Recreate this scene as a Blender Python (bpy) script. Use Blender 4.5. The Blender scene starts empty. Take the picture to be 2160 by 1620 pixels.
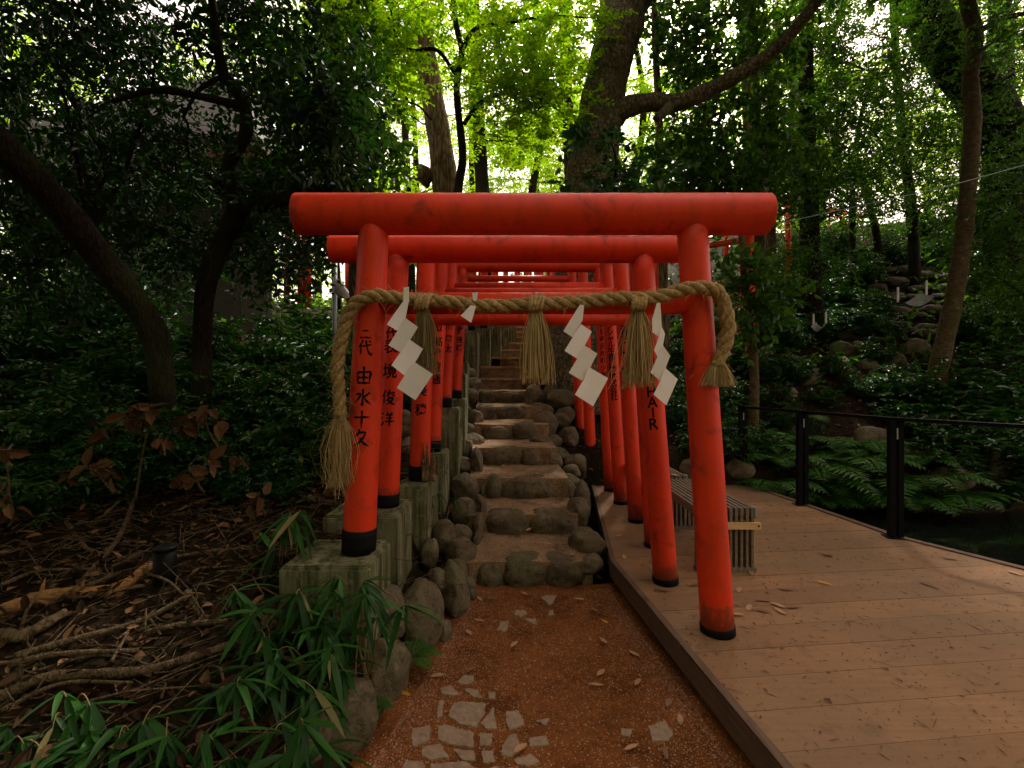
import bpy, math, random
import numpy as np
from mathutils import Vector, Matrix, noise as mnoise

SC = bpy.context.scene
COL = SC.collection
R = math.radians

# ------------------------------------------------------------------ camera
FPX = 1000.0                      # focal length in photo pixels (photo is 2160 wide)
CAMZ = 1.4
cam_d = bpy.data.cameras.new('camera'); cam = bpy.data.objects.new('camera', cam_d); COL.objects.link(cam)
cam.location = (0, 0, CAMZ); cam.rotation_euler = (R(90), 0, 0)
cam_d.sensor_width = 36.0; cam_d.lens = 36.0 * FPX / 2160.0
cam_d.clip_start = 0.05; cam_d.clip_end = 400
SC.camera = cam

# ------------------------------------------------------------------ light
SUN_EL, SUN_AZ = 52.0, 22.0        # azimuth measured from +Y (view direction) towards +X
w = bpy.data.worlds.new('World'); SC.world = w; w.use_nodes = True
nt = w.node_tree; bg = nt.nodes['Background']
sky = nt.nodes.new('ShaderNodeTexSky'); sky.sky_type = 'NISHITA'; sky.sun_disc = False
sky.sun_elevation = R(SUN_EL); sky.sun_rotation = R(SUN_AZ); sky.dust_density = 4.0; sky.air_density = 1.0
hs = nt.nodes.new('ShaderNodeHueSaturation'); hs.inputs['Saturation'].default_value = 0.22
tint = nt.nodes.new('ShaderNodeMix'); tint.data_type = 'RGBA'; tint.blend_type = 'MULTIPLY'
tint.inputs[0].default_value = 1.0; tint.inputs[7].default_value = (1.0, 0.80, 0.69, 1)
nt.links.new(sky.outputs[0], hs.inputs['Color']); nt.links.new(hs.outputs[0], tint.inputs[6])
nt.links.new(tint.outputs[2], bg.inputs['Color'])
bg.inputs['Strength'].default_value = 0.15
sl = bpy.data.lights.new('sun', 'SUN'); sun = bpy.data.objects.new('sun', sl); COL.objects.link(sun)
sl.energy = 3.0; sl.angle = R(6); sl.color = (1.0, 0.93, 0.82)
_d = Vector((math.sin(R(SUN_AZ)) * math.cos(R(SUN_EL)), math.cos(R(SUN_AZ)) * math.cos(R(SUN_EL)), math.sin(R(SUN_EL))))
sun.rotation_euler = _d.to_track_quat('Z', 'Y').to_euler(); sun.location = (0, 0, 30)
SC.view_settings.view_transform = 'Standard'; SC.view_settings.look = 'None'
SC.view_settings.gamma = 1.0; SC.view_settings.use_curve_mapping = False
SC.view_settings.exposure = 1.95
SC.render.engine = 'CYCLES'
cy = SC.cycles
cy.max_bounces = 6; cy.diffuse_bounces = 3; cy.glossy_bounces = 2; cy.transmission_bounces = 4; cy.transparent_max_bounces = 4
cy.caustics_reflective = False; cy.caustics_refractive = False
cy.use_denoising = True
cy.sample_clamp_indirect = 6.0

# ------------------------------------------------------------------ helpers
def at(px, py, Y):
    "the world point seen at photo pixel (px, py) at depth Y"
    return np.array([(px - 1080) / FPX * Y, Y, CAMZ - (py - 810) / FPX * Y])

def sst(a, b, x):
    t = np.clip((np.asarray(x, float) - a) / (b - a), 0, 1)
    return t * t * (3 - 2 * t)

def lumps(x, y, s=1.0, seed=0.0):
    return (np.sin(x * 2.1 * s + 1.3 + seed) * np.cos(y * 1.7 * s + .4 - seed) + .6 * np.sin(x * 4.7 * s - y * 3.9 * s + seed * 2) +
            .35 * np.sin(x * 9.1 * s + y * 8.3 * s + 2.0 + seed)) / 1.95

def hgt(x, y):
    "height of the ground"
    x = np.asarray(x, float); y = np.asarray(y, float)
    stair = -.27 + .27 * np.clip(y - 3.9, 0, 16.5) + .04 * np.clip(y - 20.4, 0, 40)
    left = .0 + .235 * np.clip(y - 1.2, -1.5, 17) + .12 * np.clip(-x - 2.6, 0, 8) * sst(1, 4, y)
    h = stair + (left - stair) * sst(-.52, -1.05, x) * (1 - sst(16, 21, y) * .4)
    right = -.33 + .62 * np.clip(y - 6.5, 0, 11.6) + .02 * np.clip(y - 18.1, 0, 60) + .10 * np.clip(x - 7, 0, 12)
    h = h + (np.maximum(right, stair - .3) - h) * sst(1.5, 4.2, x) * sst(5.6, 7.2, y)
    h = h + lumps(x, y, .9) * .05 * (1 - sst(.55, .3, np.abs(x - .1)) * (y < 12)) + lumps(x, y, .25, 2.) * .12 * sst(4, 9, np.abs(x) + .4 * np.maximum(y - 4, 0))
    under = sst(.62, .8, x) * (1 - sst(6.2, 6.9, y)) * (x < 40)
    h = h * (1 - under) + np.minimum(h, -.42) * under
    pond = sst(3.0, 3.5, x) * (1 - sst(6.25, 6.75, y + .2 * np.sin(x * 2.3))) * (1 - sst(9.5, 12, x))
    h = h * (1 - pond) + (-1.1) * pond
    return h

def ground_px(px, py, y0=1.6, y1=40):
    "first point of the ground seen at a photo pixel"
    ys = np.concatenate([np.linspace(y0, 12, 900), np.linspace(12, y1, 600)])
    X = (px - 1080) / FPX * ys; Z = CAMZ - (py - 810) / FPX * ys
    d = Z - hgt(X, ys)
    k = np.argmax(d < 0) if (d < 0).any() else len(ys) - 1
    return np.array([X[k], ys[k], float(hgt(X[k], ys[k]))])

def nrm(a):
    return a / np.maximum(np.linalg.norm(a, axis=-1, keepdims=True), 1e-9)

class MB:
    def __init__(s):
        s.v = []; s.f = []; s.n = 0
    def add(s, v, faces):
        v = np.asarray(v, np.float64).reshape(-1, 3)
        for f in (faces if isinstance(faces, list) else [faces]):
            f = np.asarray(f, np.int64)
            if f.size: s.f.append(f + s.n)
        s.v.append(v); s.n += len(v); return s
    def tube(s, path, rad, seg=8, cap=True, twist=0.0, ell=1.0):
        P = np.asarray(path, float); n = len(P); rad = np.broadcast_to(np.asarray(rad, float), (n,))
        T = nrm(np.gradient(P, axis=0))
        u = np.cross(T[0], [0, 0, 1.0]) if abs(T[0][2]) < .9 else np.cross(T[0], [0, 1.0, 0])
        u = u / np.linalg.norm(u); U = np.zeros_like(P)
        for i in range(n):
            u = u - T[i] * np.dot(u, T[i]); u = u / max(np.linalg.norm(u), 1e-9); U[i] = u
        W = np.cross(T, U)
        a = np.linspace(0, 2 * np.pi, seg, endpoint=False)
        ca, sa = np.cos(a), np.sin(a)
        V = P[:, None] + rad[:, None, None] * (U[:, None] * ca[None, :, None] + ell * W[:, None] * sa[None, :, None])
        i = np.arange(n - 1)[:, None]; j = np.arange(seg)[None]; jn = (j + 1) % seg
        F = np.stack([i * seg + j, i * seg + jn, (i + 1) * seg + jn, (i + 1) * seg + j], -1).reshape(-1, 4)
        fs = [F]
        if cap:
            fs.append(np.arange(seg)[::-1][None]); fs.append(((n - 1) * seg + np.arange(seg))[None])
        return s.add(V.reshape(-1, 3), fs)
    def box(s, lo, hi, rot=None, org=(0, 0, 0)):
        lo = np.array(lo, float); hi = np.array(hi, float)
        c = np.array([[x, y, z] for x in (lo[0], hi[0]) for y in (lo[1], hi[1]) for z in (lo[2], hi[2])])
        if rot is not None:
            c = c @ np.array(Matrix.Rotation(rot, 3, 'Z')).T
        c = c + np.array(org)
        return s.add(c, np.array([[0, 1, 3, 2], [4, 6, 7, 5], [0, 4, 5, 1], [2, 3, 7, 6], [0, 2, 6, 4], [1, 5, 7, 3]]))
    def prism(s, poly, z0, z1):
        n = len(poly); P = np.array(poly, float)
        v = np.concatenate([np.c_[P, np.full(n, z0)], np.c_[P, np.full(n, z1)]])
        i = np.arange(n)
        return s.add(v, [i[::-1][None], (n + i)[None], np.stack([i, (i + 1) % n, n + (i + 1) % n, n + i], -1)])
    def build(s, name, mat, parent=None, smooth=False, org=None):
        V = np.concatenate(s.v) if s.v else np.zeros((0, 3))
        o3 = np.zeros(3)
        if org is not None: o3 = np.asarray(org, float)
        elif parent is not None: o3 = np.array(parent.get('_o', (0, 0, 0)), float)
        V = V - o3
        me = bpy.data.meshes.new(name)
        me.vertices.add(len(V)); me.vertices.foreach_set('co', V.astype(np.float32).ravel())
        tot = np.concatenate([np.full(len(f), f.shape[1]) for f in s.f]); li = np.concatenate([f.ravel() for f in s.f])
        me.loops.add(len(li)); me.loops.foreach_set('vertex_index', li.astype(np.int32))
        me.polygons.add(len(tot))
        st = np.concatenate([[0], np.cumsum(tot)[:-1]])
        me.polygons.foreach_set('loop_start', st.astype(np.int32))
        me.polygons.foreach_set('use_smooth', np.full(len(tot), bool(smooth)))
        me.update(calc_edges=True)
        if mat is not None: me.materials.append(mat)
        ob = bpy.data.objects.new(name, me); COL.objects.link(ob)
        if parent is not None: ob.parent = parent
        if org is not None and parent is None: ob.location = o3
        if parent is not None: ob['_o'] = [float(q) for q in o3]
        return ob

def tag(o, label=None, cat=None, group=None, kind=None):
    if label: o['label'] = label
    if cat: o['category'] = cat
    if group: o['group'] = group
    if kind: o['kind'] = kind
    return o

def thing(name, loc, label, cat, group=None):
    o = bpy.data.objects.new(name, None); COL.objects.link(o)
    o.empty_display_size = .1
    o.location = [float(q) for q in loc]; o['_o'] = [float(q) for q in loc]
    return tag(o, label, cat, group)

def copy_tree(o, parent=None):
    c = o.copy(); COL.objects.link(c)
    if parent is not None: c.parent = parent
    for ch in o.children: copy_tree(ch, c)
    return c

ORD = ['lowest', 'second', 'third', 'fourth', 'fifth', 'sixth', 'seventh', 'eighth', 'ninth', 'tenth', 'eleventh', 'twelfth',
       'thirteenth', 'fourteenth', 'fifteenth', 'sixteenth', 'seventeenth', 'eighteenth', 'nineteenth', 'twentieth']

# ------------------------------------------------------------------ materials
def newmat(name):
    m = bpy.data.materials.new(name); m.use_nodes = True
    return m, m.node_tree, m.node_tree.nodes['Principled BSDF']

def nd(t, kind, **kw):
    n = t.nodes.new(kind)
    for k, v in kw.items():
        if k.startswith('i_'): n.inputs[k[2:].replace('_', ' ')].default_value = v
        else: setattr(n, k, v)
    return n

def ramp(t, src, stops):
    r = t.nodes.new('ShaderNodeValToRGB'); e = r.color_ramp.elements
    while len(e) < len(stops): e.new(.5)
    for el, (p, c) in zip(e, stops): el.position = p; el.color = (*c, 1) if len(c) == 3 else c
    t.links.new(src, r.inputs[0]); return r.outputs[0]

def mixc(t, fac, a, b, mode='MIX'):
    m = t.nodes.new('ShaderNodeMix'); m.data_type = 'RGBA'; m.blend_type = mode
    for idx, q in ((0, fac), (6, a), (7, b)):
        if isinstance(q, (int, float)): m.inputs[idx].default_value = q
        elif isinstance(q, tuple): m.inputs[idx].default_value = (*q, 1) if len(q) == 3 else q
        else: t.links.new(q, m.inputs[idx])
    return m.outputs[2]

def pos(t, scale=(1, 1, 1), obj=False):
    if obj:
        g = t.nodes.new('ShaderNodeTexCoord'); o = g.outputs['Object']
    else:
        g = t.nodes.new('ShaderNodeNewGeometry'); o = g.outputs['Position']
    m = t.nodes.new('ShaderNodeMapping'); m.inputs['Scale'].default_value = scale
    t.links.new(o, m.inputs['Vector']); return m.outputs[0]

def noi(t, vec, scale, detail=5, rough=.55, dist=0.0):
    n = t.nodes.new('ShaderNodeTexNoise'); n.inputs['Scale'].default_value = scale; n.inputs['Detail'].default_value = detail
    n.inputs['Roughness'].default_value = rough; n.inputs['Distortion'].default_value = dist
    t.links.new(vec, n.inputs['Vector']); return n.outputs[0]

def bump(t, b, h, strength, dist=.01):
    n = t.nodes.new('ShaderNodeBump'); n.inputs['Strength'].default_value = strength; n.inputs['Distance'].default_value = dist
    t.links.new(h, n.inputs['Height']); t.links.new(n.outputs[0], b.inputs['Normal'])

def math_(t, op, a, b=None):
    n = t.nodes.new('ShaderNodeMath'); n.operation = op
    for i, q in enumerate((a, b)):
        if q is None: continue
        if isinstance(q, (int, float)): n.inputs[i].default_value = q
        else: t.links.new(q, n.inputs[i])
    return n.outputs[0]

def mat_red(name='vermilion_paint', foot=False):
    m, t, b = newmat(name)
    p = pos(t)
    big = noi(t, p, 1.6, 3); streak = noi(t, pos(t, (22, 22, 1.2)), 1.0, 4); spot = noi(t, p, 5.5, 5, .6, .6); fine = noi(t, p, 60, 3)
    c = ramp(t, big, [(.3, (.60, .031, .005)), (.7, (.77, .044, .007))])
    c = mixc(t, ramp(t, streak, [(.52, (0, 0, 0)), (.78, (.30, .30, .30))]), c, (.30, .022, .010))
    c = mixc(t, ramp(t, spot, [(.57, (0, 0, 0)), (.72, (.75, .75, .75))]), c, (.085, .017, .008))
    spk = noi(t, p, 26, 4, .7); c = mixc(t, ramp(t, spk, [(.66, (0,) * 3), (.76, (.7,) * 3)]), c, (.16, .03, .014))
    dirt = noi(t, pos(t, (9, 9, 3)), 1.0, 5, .65); c = mixc(t, ramp(t, dirt, [(.5, (0,) * 3), (.75, (.45,) * 3)]), c, (.22, .028, .010))
    if foot:   # splashed mud and flaked paint low on the posts
        tc = t.nodes.new('ShaderNodeTexCoord'); sx = t.nodes.new('ShaderNodeSeparateXYZ'); t.links.new(tc.outputs['Generated'], sx.inputs[0])
        low = ramp(t, sx.outputs[2], [(.03, (.50,) * 3), (.13, (.16,) * 3), (.24, (0,) * 3)])
        c = mixc(t, ramp(t, math_(t, 'ADD', low, noi(t, pos(t, (1, 1, .45)), 24, 6, .75)), [(.86, (0,) * 3), (.93, (.7,) * 3)]), c, (.13, .050, .026))
    t.links.new(c, b.inputs['Base Color'])
    t.links.new(ramp(t, spot, [(.3, (.40,) * 3), (.75, (.62,) * 3)]), b.inputs['Roughness'])
    b.inputs['Specular IOR Level'].default_value = .26
    bump(t, b, math_(t, 'ADD', streak, math_(t, 'MULTIPLY', fine, .25)), .18, .006)
    return m

def mat_plain(name, col, rough=.6, metal=0.0, var=.25, scale=14, bmp=.15, obj=False):
    m, t, b = newmat(name); b.inputs['Specular IOR Level'].default_value = .06 if max(col) < .05 else .4
    n = noi(t, pos(t, obj=obj), scale, 6)
    c = ramp(t, n, [(.25, tuple(q * (1 - var) for q in col)), (.75, tuple(min(1, q * (1 + var)) for q in col))])
    t.links.new(c, b.inputs['Base Color']); b.inputs['Roughness'].default_value = rough; b.inputs['Metallic'].default_value = metal
    if bmp: bump(t, b, n, bmp, .01)
    return m

def mat_concrete():
    m, t, b = newmat('mossy_concrete')
    p = pos(t); n1 = noi(t, p, 5, 6, .65); run = noi(t, pos(t, (20, 20, 1.4)), 1, 6, .65); fine = noi(t, p, 55, 4, .7); blot = noi(t, p, 9, 6, .7)
    c = ramp(t, n1, [(.3, (.11, .104, .048)), (.7, (.22, .203, .112))])
    c = mixc(t, ramp(t, run, [(.44, (0,) * 3), (.60, (.85,) * 3)]), c, (.030, .036, .010))
    c = mixc(t, ramp(t, blot, [(.56, (0,) * 3), (.70, (.8,) * 3)]), c, (.30, .285, .19))
    c = mixc(t, ramp(t, blot, [(.24, (.8,) * 3), (.42, (0,) * 3)]), c, (.05, .075, .02))
    t.links.new(c, b.inputs['Base Color']); b.inputs['Roughness'].default_value = .9; b.inputs['Specular IOR Level'].default_value = .12
    bump(t, b, math_(t, 'ADD', fine, n1), .7, .01)
    return m

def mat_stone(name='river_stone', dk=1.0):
    m, t, b = newmat(name)
    p = pos(t); n1 = noi(t, p, 4, 6, .6); n2 = noi(t, p, 17, 6, .7, .3); n3 = noi(t, p, 2.0, 3); n4 = noi(t, p, 70, 3)
    c = ramp(t, n1, [(.25, (.065, .048, .027)), (.5, (.125, .095, .056)), (.75, (.21, .168, .108))])
    c = mixc(t, ramp(t, n2, [(.34, (.8,) * 3), (.50, (0,) * 3)]), c, (.036, .028, .016))
    c = mixc(t, ramp(t, n2, [(.58, (0,) * 3), (.72, (.6,) * 3)]), c, (.26, .22, .15))
    g = t.nodes.new('ShaderNodeNewGeometry'); sx = t.nodes.new('ShaderNodeSeparateXYZ'); t.links.new(g.outputs['Normal'], sx.inputs[0])
    mo = math_(t, 'MULTIPLY', ramp(t, sx.outputs[2], [(.25, (.25,) * 3), (.8, (1,) * 3)]), ramp(t, math_(t, 'ADD', math_(t, 'MULTIPLY', n3, .6), math_(t, 'MULTIPLY', n2, .4)), [(.53, (0,) * 3), (.66, (.8,) * 3)]))
    c = mixc(t, mo, c, (.045, .070, .014))
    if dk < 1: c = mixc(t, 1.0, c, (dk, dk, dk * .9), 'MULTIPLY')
    t.links.new(c, b.inputs['Base Color']); b.inputs['Roughness'].default_value = .82; b.inputs['Specular IOR Level'].default_value = .12
    bump(t, b, math_(t, 'ADD', math_(t, 'MULTIPLY', n2, .7), math_(t, 'MULTIPLY', n4, .3)), 1.0, .025)
    return m

def mat_gravel(name, c1, c2, c3, sc=150):
    m, t, b = newmat(name)
    p = pos(t); v = t.nodes.new('ShaderNodeTexVoronoi'); v.inputs['Scale'].default_value = sc; t.links.new(p, v.inputs['Vector'])
    n1 = noi(t, p, 1.7, 5, .6); n2 = noi(t, p, 30, 4, .7)
    wn = t.nodes.new('ShaderNodeSeparateColor'); t.links.new(v.outputs['Color'], wn.inputs[0])
    c = mixc(t, ramp(t, wn.outputs[0], [(.15, (0,) * 3), (.95, (1,) * 3)]), c1, c2)
    c = mixc(t, ramp(t, n1, [(.35, (0,) * 3), (.62, (.8,) * 3)]), c, c3, 'MIX')
    n5 = noi(t, p, 3.6, 6, .68); c = mixc(t, ramp(t, n5, [(.34, (.75,) * 3), (.52, (0,) * 3)]), c, tuple(q * .42 for q in c1)); c = mixc(t, ramp(t, n5, [(.56, (0,) * 3), (.70, (.5,) * 3)]), c, tuple(q * 1.1 for q in c2))
    c = mixc(t, ramp(t, wn.outputs[1], [(.93, (0,) * 3), (.97, (.75,) * 3)]), c, (.50, .34, .24))
    c = mixc(t, ramp(t, n2, [(.30, (.7,) * 3), (.46, (0,) * 3)]), c, tuple(q * .35 for q in c1))
    t.links.new(c, b.inputs['Base Color']); b.inputs['Roughness'].default_value = .95; b.inputs['Specular IOR Level'].default_value = .1
    bump(t, b, math_(t, 'ADD', math_(t, 'SUBTRACT', 1.0, v.outputs['Distance']), n2), .8, .006)
    return m

def mat_soil():
    m, t, b = newmat('forest_soil')
    p = pos(t); n1 = noi(t, p, 2.2, 6, .65); n2 = noi(t, p, 22, 6, .7); n3 = noi(t, p, .7, 3)
    c = ramp(t, n2, [(.3, (.007, .005, .003)), (.5, (.020, .012, .006)), (.68, (.050, .030, .015))])
    c = mixc(t, ramp(t, n1, [(.5, (0,) * 3), (.68, (.8,) * 3)]), c, (.013, .018, .005))
    t.links.new(c, b.inputs['Base Color']); b.inputs['Roughness'].default_value = .95
    b.inputs['Specular IOR Level'].default_value = .05
    bump(t, b, n2, .9, .04)
    return m

def mat_deck():
    m, t, b = newmat('deck_board_wood')
    p = pos(t); gi = t.nodes.new('ShaderNodeNewGeometry')
    g = noi(t, pos(t, (1.2, 26, 8)), 1.6, 6, .6); n1 = noi(t, p, .9, 5, .6); n2 = noi(t, p, 38, 4, .7); n3 = noi(t, p, 5.0, 7, .75)
    c = ramp(t, gi.outputs['Random Per Island'], [(0, (.215, .110, .052)), (.5, (.265, .136, .063)), (1, (.325, .168, .080))])
    c = mixc(t, ramp(t, g, [(.35, (.55,) * 3), (.6, (0,) * 3)]), c, (.19, .100, .050))
    c = mixc(t, ramp(t, n1, [(.40, (.65,) * 3), (.62, (0,) * 3)]), c, (.17, .105, .058))
    c = mixc(t, ramp(t, n3, [(.55, (0,) * 3), (.70, (.65,) * 3)]), c, (.11, .068, .042))
    c = mixc(t, ramp(t, n2, [(.60, (0,) * 3), (.70, (.6,) * 3)]), c, (.075, .042, .026))
    t.links.new(c, b.inputs['Base Color']); b.inputs['Roughness'].default_value = .78; b.inputs['Specular IOR Level'].default_value = .2
    bump(t, b, math_(t, 'ADD', g, math_(t, 'MULTIPLY', n2, .5)), .3, .004)
    return m

def mat_wood(name, c1, c2, axis=(1, 20, 20), rough=.75, dirt=.5):
    m, t, b = newmat(name)
    g = noi(t, pos(t, axis), 2.5, 6, .6); n = noi(t, pos(t), 9, 5, .65)
    c = ramp(t, g, [(.3, c1), (.68, c2)])
    c = mixc(t, ramp(t, n, [(.55, (0,) * 3), (.72, (dirt,) * 3)]), c, tuple(q * .3 for q in c1))
    t.links.new(c, b.inputs['Base Color']); b.inputs['Roughness'].default_value = rough; b.inputs['Specular IOR Level'].default_value = .2
    bump(t, b, g, .4, .004)
    return m

def mat_bark(name, c1, c2, moss=.4, zs=.22, sc=16, lich=0.0, crack=.65):
    m, t, b = newmat(name)
    p = pos(t, (1, 1, zs)); n1 = noi(t, p, sc, 6, .65, .4); n2 = noi(t, pos(t), 1.8, 4); n3 = noi(t, pos(t), sc * 1.1, 5, .65)
    v = t.nodes.new('ShaderNodeTexVoronoi'); v.feature = 'DISTANCE_TO_EDGE'; v.inputs['Scale'].default_value = sc * 1.3; t.links.new(p, v.inputs['Vector'])
    cr = ramp(t, math_(t, 'ADD', v.outputs['Distance'], math_(t, 'MULTIPLY', n1, .25)), [(.12, (1 - crack,) * 3), (.34, (1,) * 3)])
    c = ramp(t, n1, [(.3, c1), (.66, c2)])
    c = mixc(t, cr, tuple(q * .35 for q in c1), c)
    c = mixc(t, ramp(t, n3, [(.60, (0,) * 3), (.72, (lich,) * 3)]), c, (.32, .30, .22))
    c = mixc(t, ramp(t, n2, [(.45, (0,) * 3), (.65, (moss,) * 3)]), c, (.045, .055, .014))
    t.links.new(c, b.inputs['Base Color']); b.inputs['Roughness'].default_value = .9; b.inputs['Specular IOR Level'].default_value = .08
    bump(t, b, math_(t, 'ADD', n1, cr), .9, .02)
    return m

def mat_leaf(name, cols, rough=.4, trans=.4, tcol=None, spec=.5):
    m, t, b = newmat(name)
    gi = t.nodes.new('ShaderNodeNewGeometry')
    n = len(cols)
    c = ramp(t, gi.outputs['Random Per Island'], [(i / max(1, n - 1), q) for i, q in enumerate(cols)])
    t.links.new(c, b.inputs['Base Color']); b.inputs['Roughness'].default_value = rough; b.inputs['Specular IOR Level'].default_value = spec
    if trans > 0:
        tr = t.nodes.new('ShaderNodeBsdfTranslucent'); mx = t.nodes.new('ShaderNodeMixShader')
        mx.inputs[0].default_value = trans
        t.links.new(mixc(t, 1.0, c, tcol or (1.9, 1.9, .9), 'MULTIPLY'), tr.inputs[0])
        t.links.new(b.outputs[0], mx.inputs[1]); t.links.new(tr.outputs[0], mx.inputs[2])
        t.links.new(mx.outputs[0], t.nodes['Material Output'].inputs[0])
    return m

def mat_straw(name, cols, trans=.15):
    return mat_leaf(name, cols, .7, trans, (1.1, 1.05, .8), .25)

M = dict(
    red=mat_red(), red_post=mat_red('vermilion_post_paint', True), black=mat_plain('black_band', (.007, .0065, .0065), .65, 0, .5, 30, .1), ink=mat_plain('black_ink', (.010, .009, .009), .7, 0, .2, 20, 0),
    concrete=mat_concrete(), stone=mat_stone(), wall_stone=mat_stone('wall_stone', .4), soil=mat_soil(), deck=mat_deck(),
    red_gravel=mat_gravel('red_gravel', (.165, .052, .012), (.245, .088, .024), (.21, .068, .017), 190),
    tan_gravel=mat_gravel('tan_gravel', (.15, .090, .048), (.42, .29, .175), (.27, .160, .085), 150),
    pink_gravel=mat_gravel('pink_gravel', (.17, .066, .030), (.40, .20, .115), (.22, .082, .036), 130),
    paver=mat_plain('paving_stone', (.25, .17, .115), .9, 0, .35, 40, .4),
    bench=mat_wood('weathered_bench_wood', (.10, .078, .058), (.215, .165, .120), (18, 1.5, 18)),
    newwood=mat_wood('pale_new_wood', (.50, .29, .13), (.62, .40, .20), (2, 20, 20), .6, .1),
    fascia=mat_wood('fascia_wood', (.075, .043, .028), (.135, .080, .052), (14, 1.2, 30)),
    railing=mat_plain('black_steel', (.006, .006, .0065), .5, .1, .4, 25, .08),
    steel=mat_plain('galvanised_steel', (.26, .28, .29), .5, .6, .2, 25, .05),
    step=mat_gravel('lit_edge_stone', (.30, .19, .115), (.56, .38, .24), (.40, .25, .15), 120),  # paler tone paints in the light caught by upper step edges
    pebble=mat_leaf('pebble', [(.16, .055, .022), (.26, .105, .055), (.40, .21, .125), (.22, .075, .032)], .85, 0, None, .2),
    deadleaf=mat_leaf('dead_leaf', [(.035, .016, .006), (.075, .035, .014), (.13, .066, .028), (.05, .022, .008)], .7, .12, (1.3, 1.1, .8), .1),
    splinter=mat_wood('splintered_heartwood', (.10, .05, .02), (.42, .20, .065), (9, 30, 30), .8, .8),
    paper=mat_plain('white_paper', (.88, .77, .775), .85, 0, .03, 12, .03),
    straw=mat_straw('straw', [(.26, .16, .055), (.44, .29, .125), (.60, .43, .21)]),
    green_straw=mat_straw('green_straw', [(.10, .070, .022), (.20, .140, .050), (.30, .21, .085)]),
    rope=None, water=None,
    bark_dark=mat_bark('dark_bark', (.008, .0055, .0035), (.024, .016, .010), .35, .35, 24, 0, .5),
    bark_grey=mat_bark('grey_lichen_bark', (.085, .066, .036), (.26, .205, .12), .6, .6, 13, .8, .75),
    bark_brown=mat_bark('brown_furrowed_bark', (.080, .052, .026), (.26, .175, .095), .25, .16, 13, .2, .8),
    bark_smooth=mat_bark('smooth_tan_bark', (.060, .040, .019), (.11, .072, .034), .35, 1.6, 8, .3, .3),
    bark_red=mat_bark('flaking_bark', (.075, .045, .026), (.26, .165, .095), .35, .6, 22, .3, .4),
    stick=mat_bark('dead_stick_bark', (.042, .027, .014), (.185, .125, .070), .15, .6, 40, .15, .25),
    maple=mat_leaf('maple_leaf', [(.060, .155, .005), (.100, .205, .007), (.15, .26, .009), (.21, .28, .012)], .5, .58, (2.2, 2.2, .5), .2),
    far_leaf=mat_leaf('far_leaf', [(.07, .15, .007), (.12, .21, .010), (.18, .26, .014)], .55, .55, (2.1, 2.1, .6), .2),
    camellia=mat_leaf('camellia_leaf', [(.007, .024, .005), (.013, .040, .007), (.024, .062, .010)], .36, .22, (1.7, 2.2, .5), .25),
    oak=mat_leaf('broad_leaf', [(.016, .048, .004), (.028, .076, .006), (.055, .108, .008)], .42, .42, (1.9, 2.1, .5), .3),
    shrub=mat_leaf('laurel_leaf', [(.006, .030, .005), (.010, .046, .007), (.016, .060, .008), (.012, .050, .007), (.024, .082, .010), (.013, .052, .008), (.018, .062, .008), (.09, .10, .012)], .38, .22, (1.5, 2.0, .5), .25),
    fern=mat_leaf('fern_leaf', [(.020, .080, .006), (.034, .115, .008), (.055, .155, .010)], .5, .35, (1.6, 1.8, .7), .3),
    bamboo=mat_leaf('bamboo_grass_leaf', [(.006, .030, .005), (.010, .044, .006), (.013, .056, .007), (.008, .040, .006), (.018, .070, .008), (.034, .12, .012), (.014, .06, .008), (.012, .055, .008), (.20, .15, .055)], .5, .25, (1.5, 1.9, .5), .18),
    dry=mat_leaf('dry_leaf', [(.07, .033, .014), (.12, .058, .026), (.21, .11, .055), (.085, .034, .014)], .6, .15, (1.3, 1.1, .8), .3),
    litter=mat_leaf('litter_leaf', [(.014, .007, .003), (.028, .013, .006), (.022, .010, .004), (.035, .018, .008), (.075, .038, .017), (.024, .011, .005), (.12, .06, .026), (.26, .14, .068)], .7, .08, (1.3, 1.1, .8), .08),
    drypale=mat_leaf('pale_dry_leaf', [(.30, .16, .08), (.42, .24, .13), (.36, .17, .06)], .6, .15, (1.2, 1.1, .8), .3),
    yellow=mat_leaf('yellow_leaf', [(.55, .30, .03), (.62, .40, .05)], .5, .4, (1.4, 1.3, .8), .3),
)
def mat_rope():
    m, t, b = newmat('straw_rope')
    p = pos(t); n1 = noi(t, pos(t, (1, 1, 1)), 55, 5, .7); n2 = noi(t, p, 9, 3); n3 = noi(t, pos(t, (30, 30, 160)), 1.5, 4)
    c = ramp(t, n1, [(.28, (.11, .062, .022)), (.5, (.32, .20, .08)), (.72, (.55, .375, .175))])
    c = mixc(t, ramp(t, n2, [(.4, (0,) * 3), (.65, (.45,) * 3)]), c, (.24, .16, .058))
    t.links.new(c, b.inputs['Base Color']); b.inputs['Roughness'].default_value = .85; b.inputs['Specular IOR Level'].default_value = .2
    bump(t, b, math_(t, 'ADD', n1, n3), .8, .004)
    return m
def mat_water():
    m, t, b = newmat('dark_pond_water')
    b.inputs['Base Color'].default_value = (.006, .008, .006, 1); b.inputs['Roughness'].default_value = .06
    b.inputs['Specular IOR Level'].default_value = .5
    bump(t, b, noi(t, pos(t), 9, 3), .05, .01)
    return m
M['rope'] = mat_rope(); M['water'] = mat_water()

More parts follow.
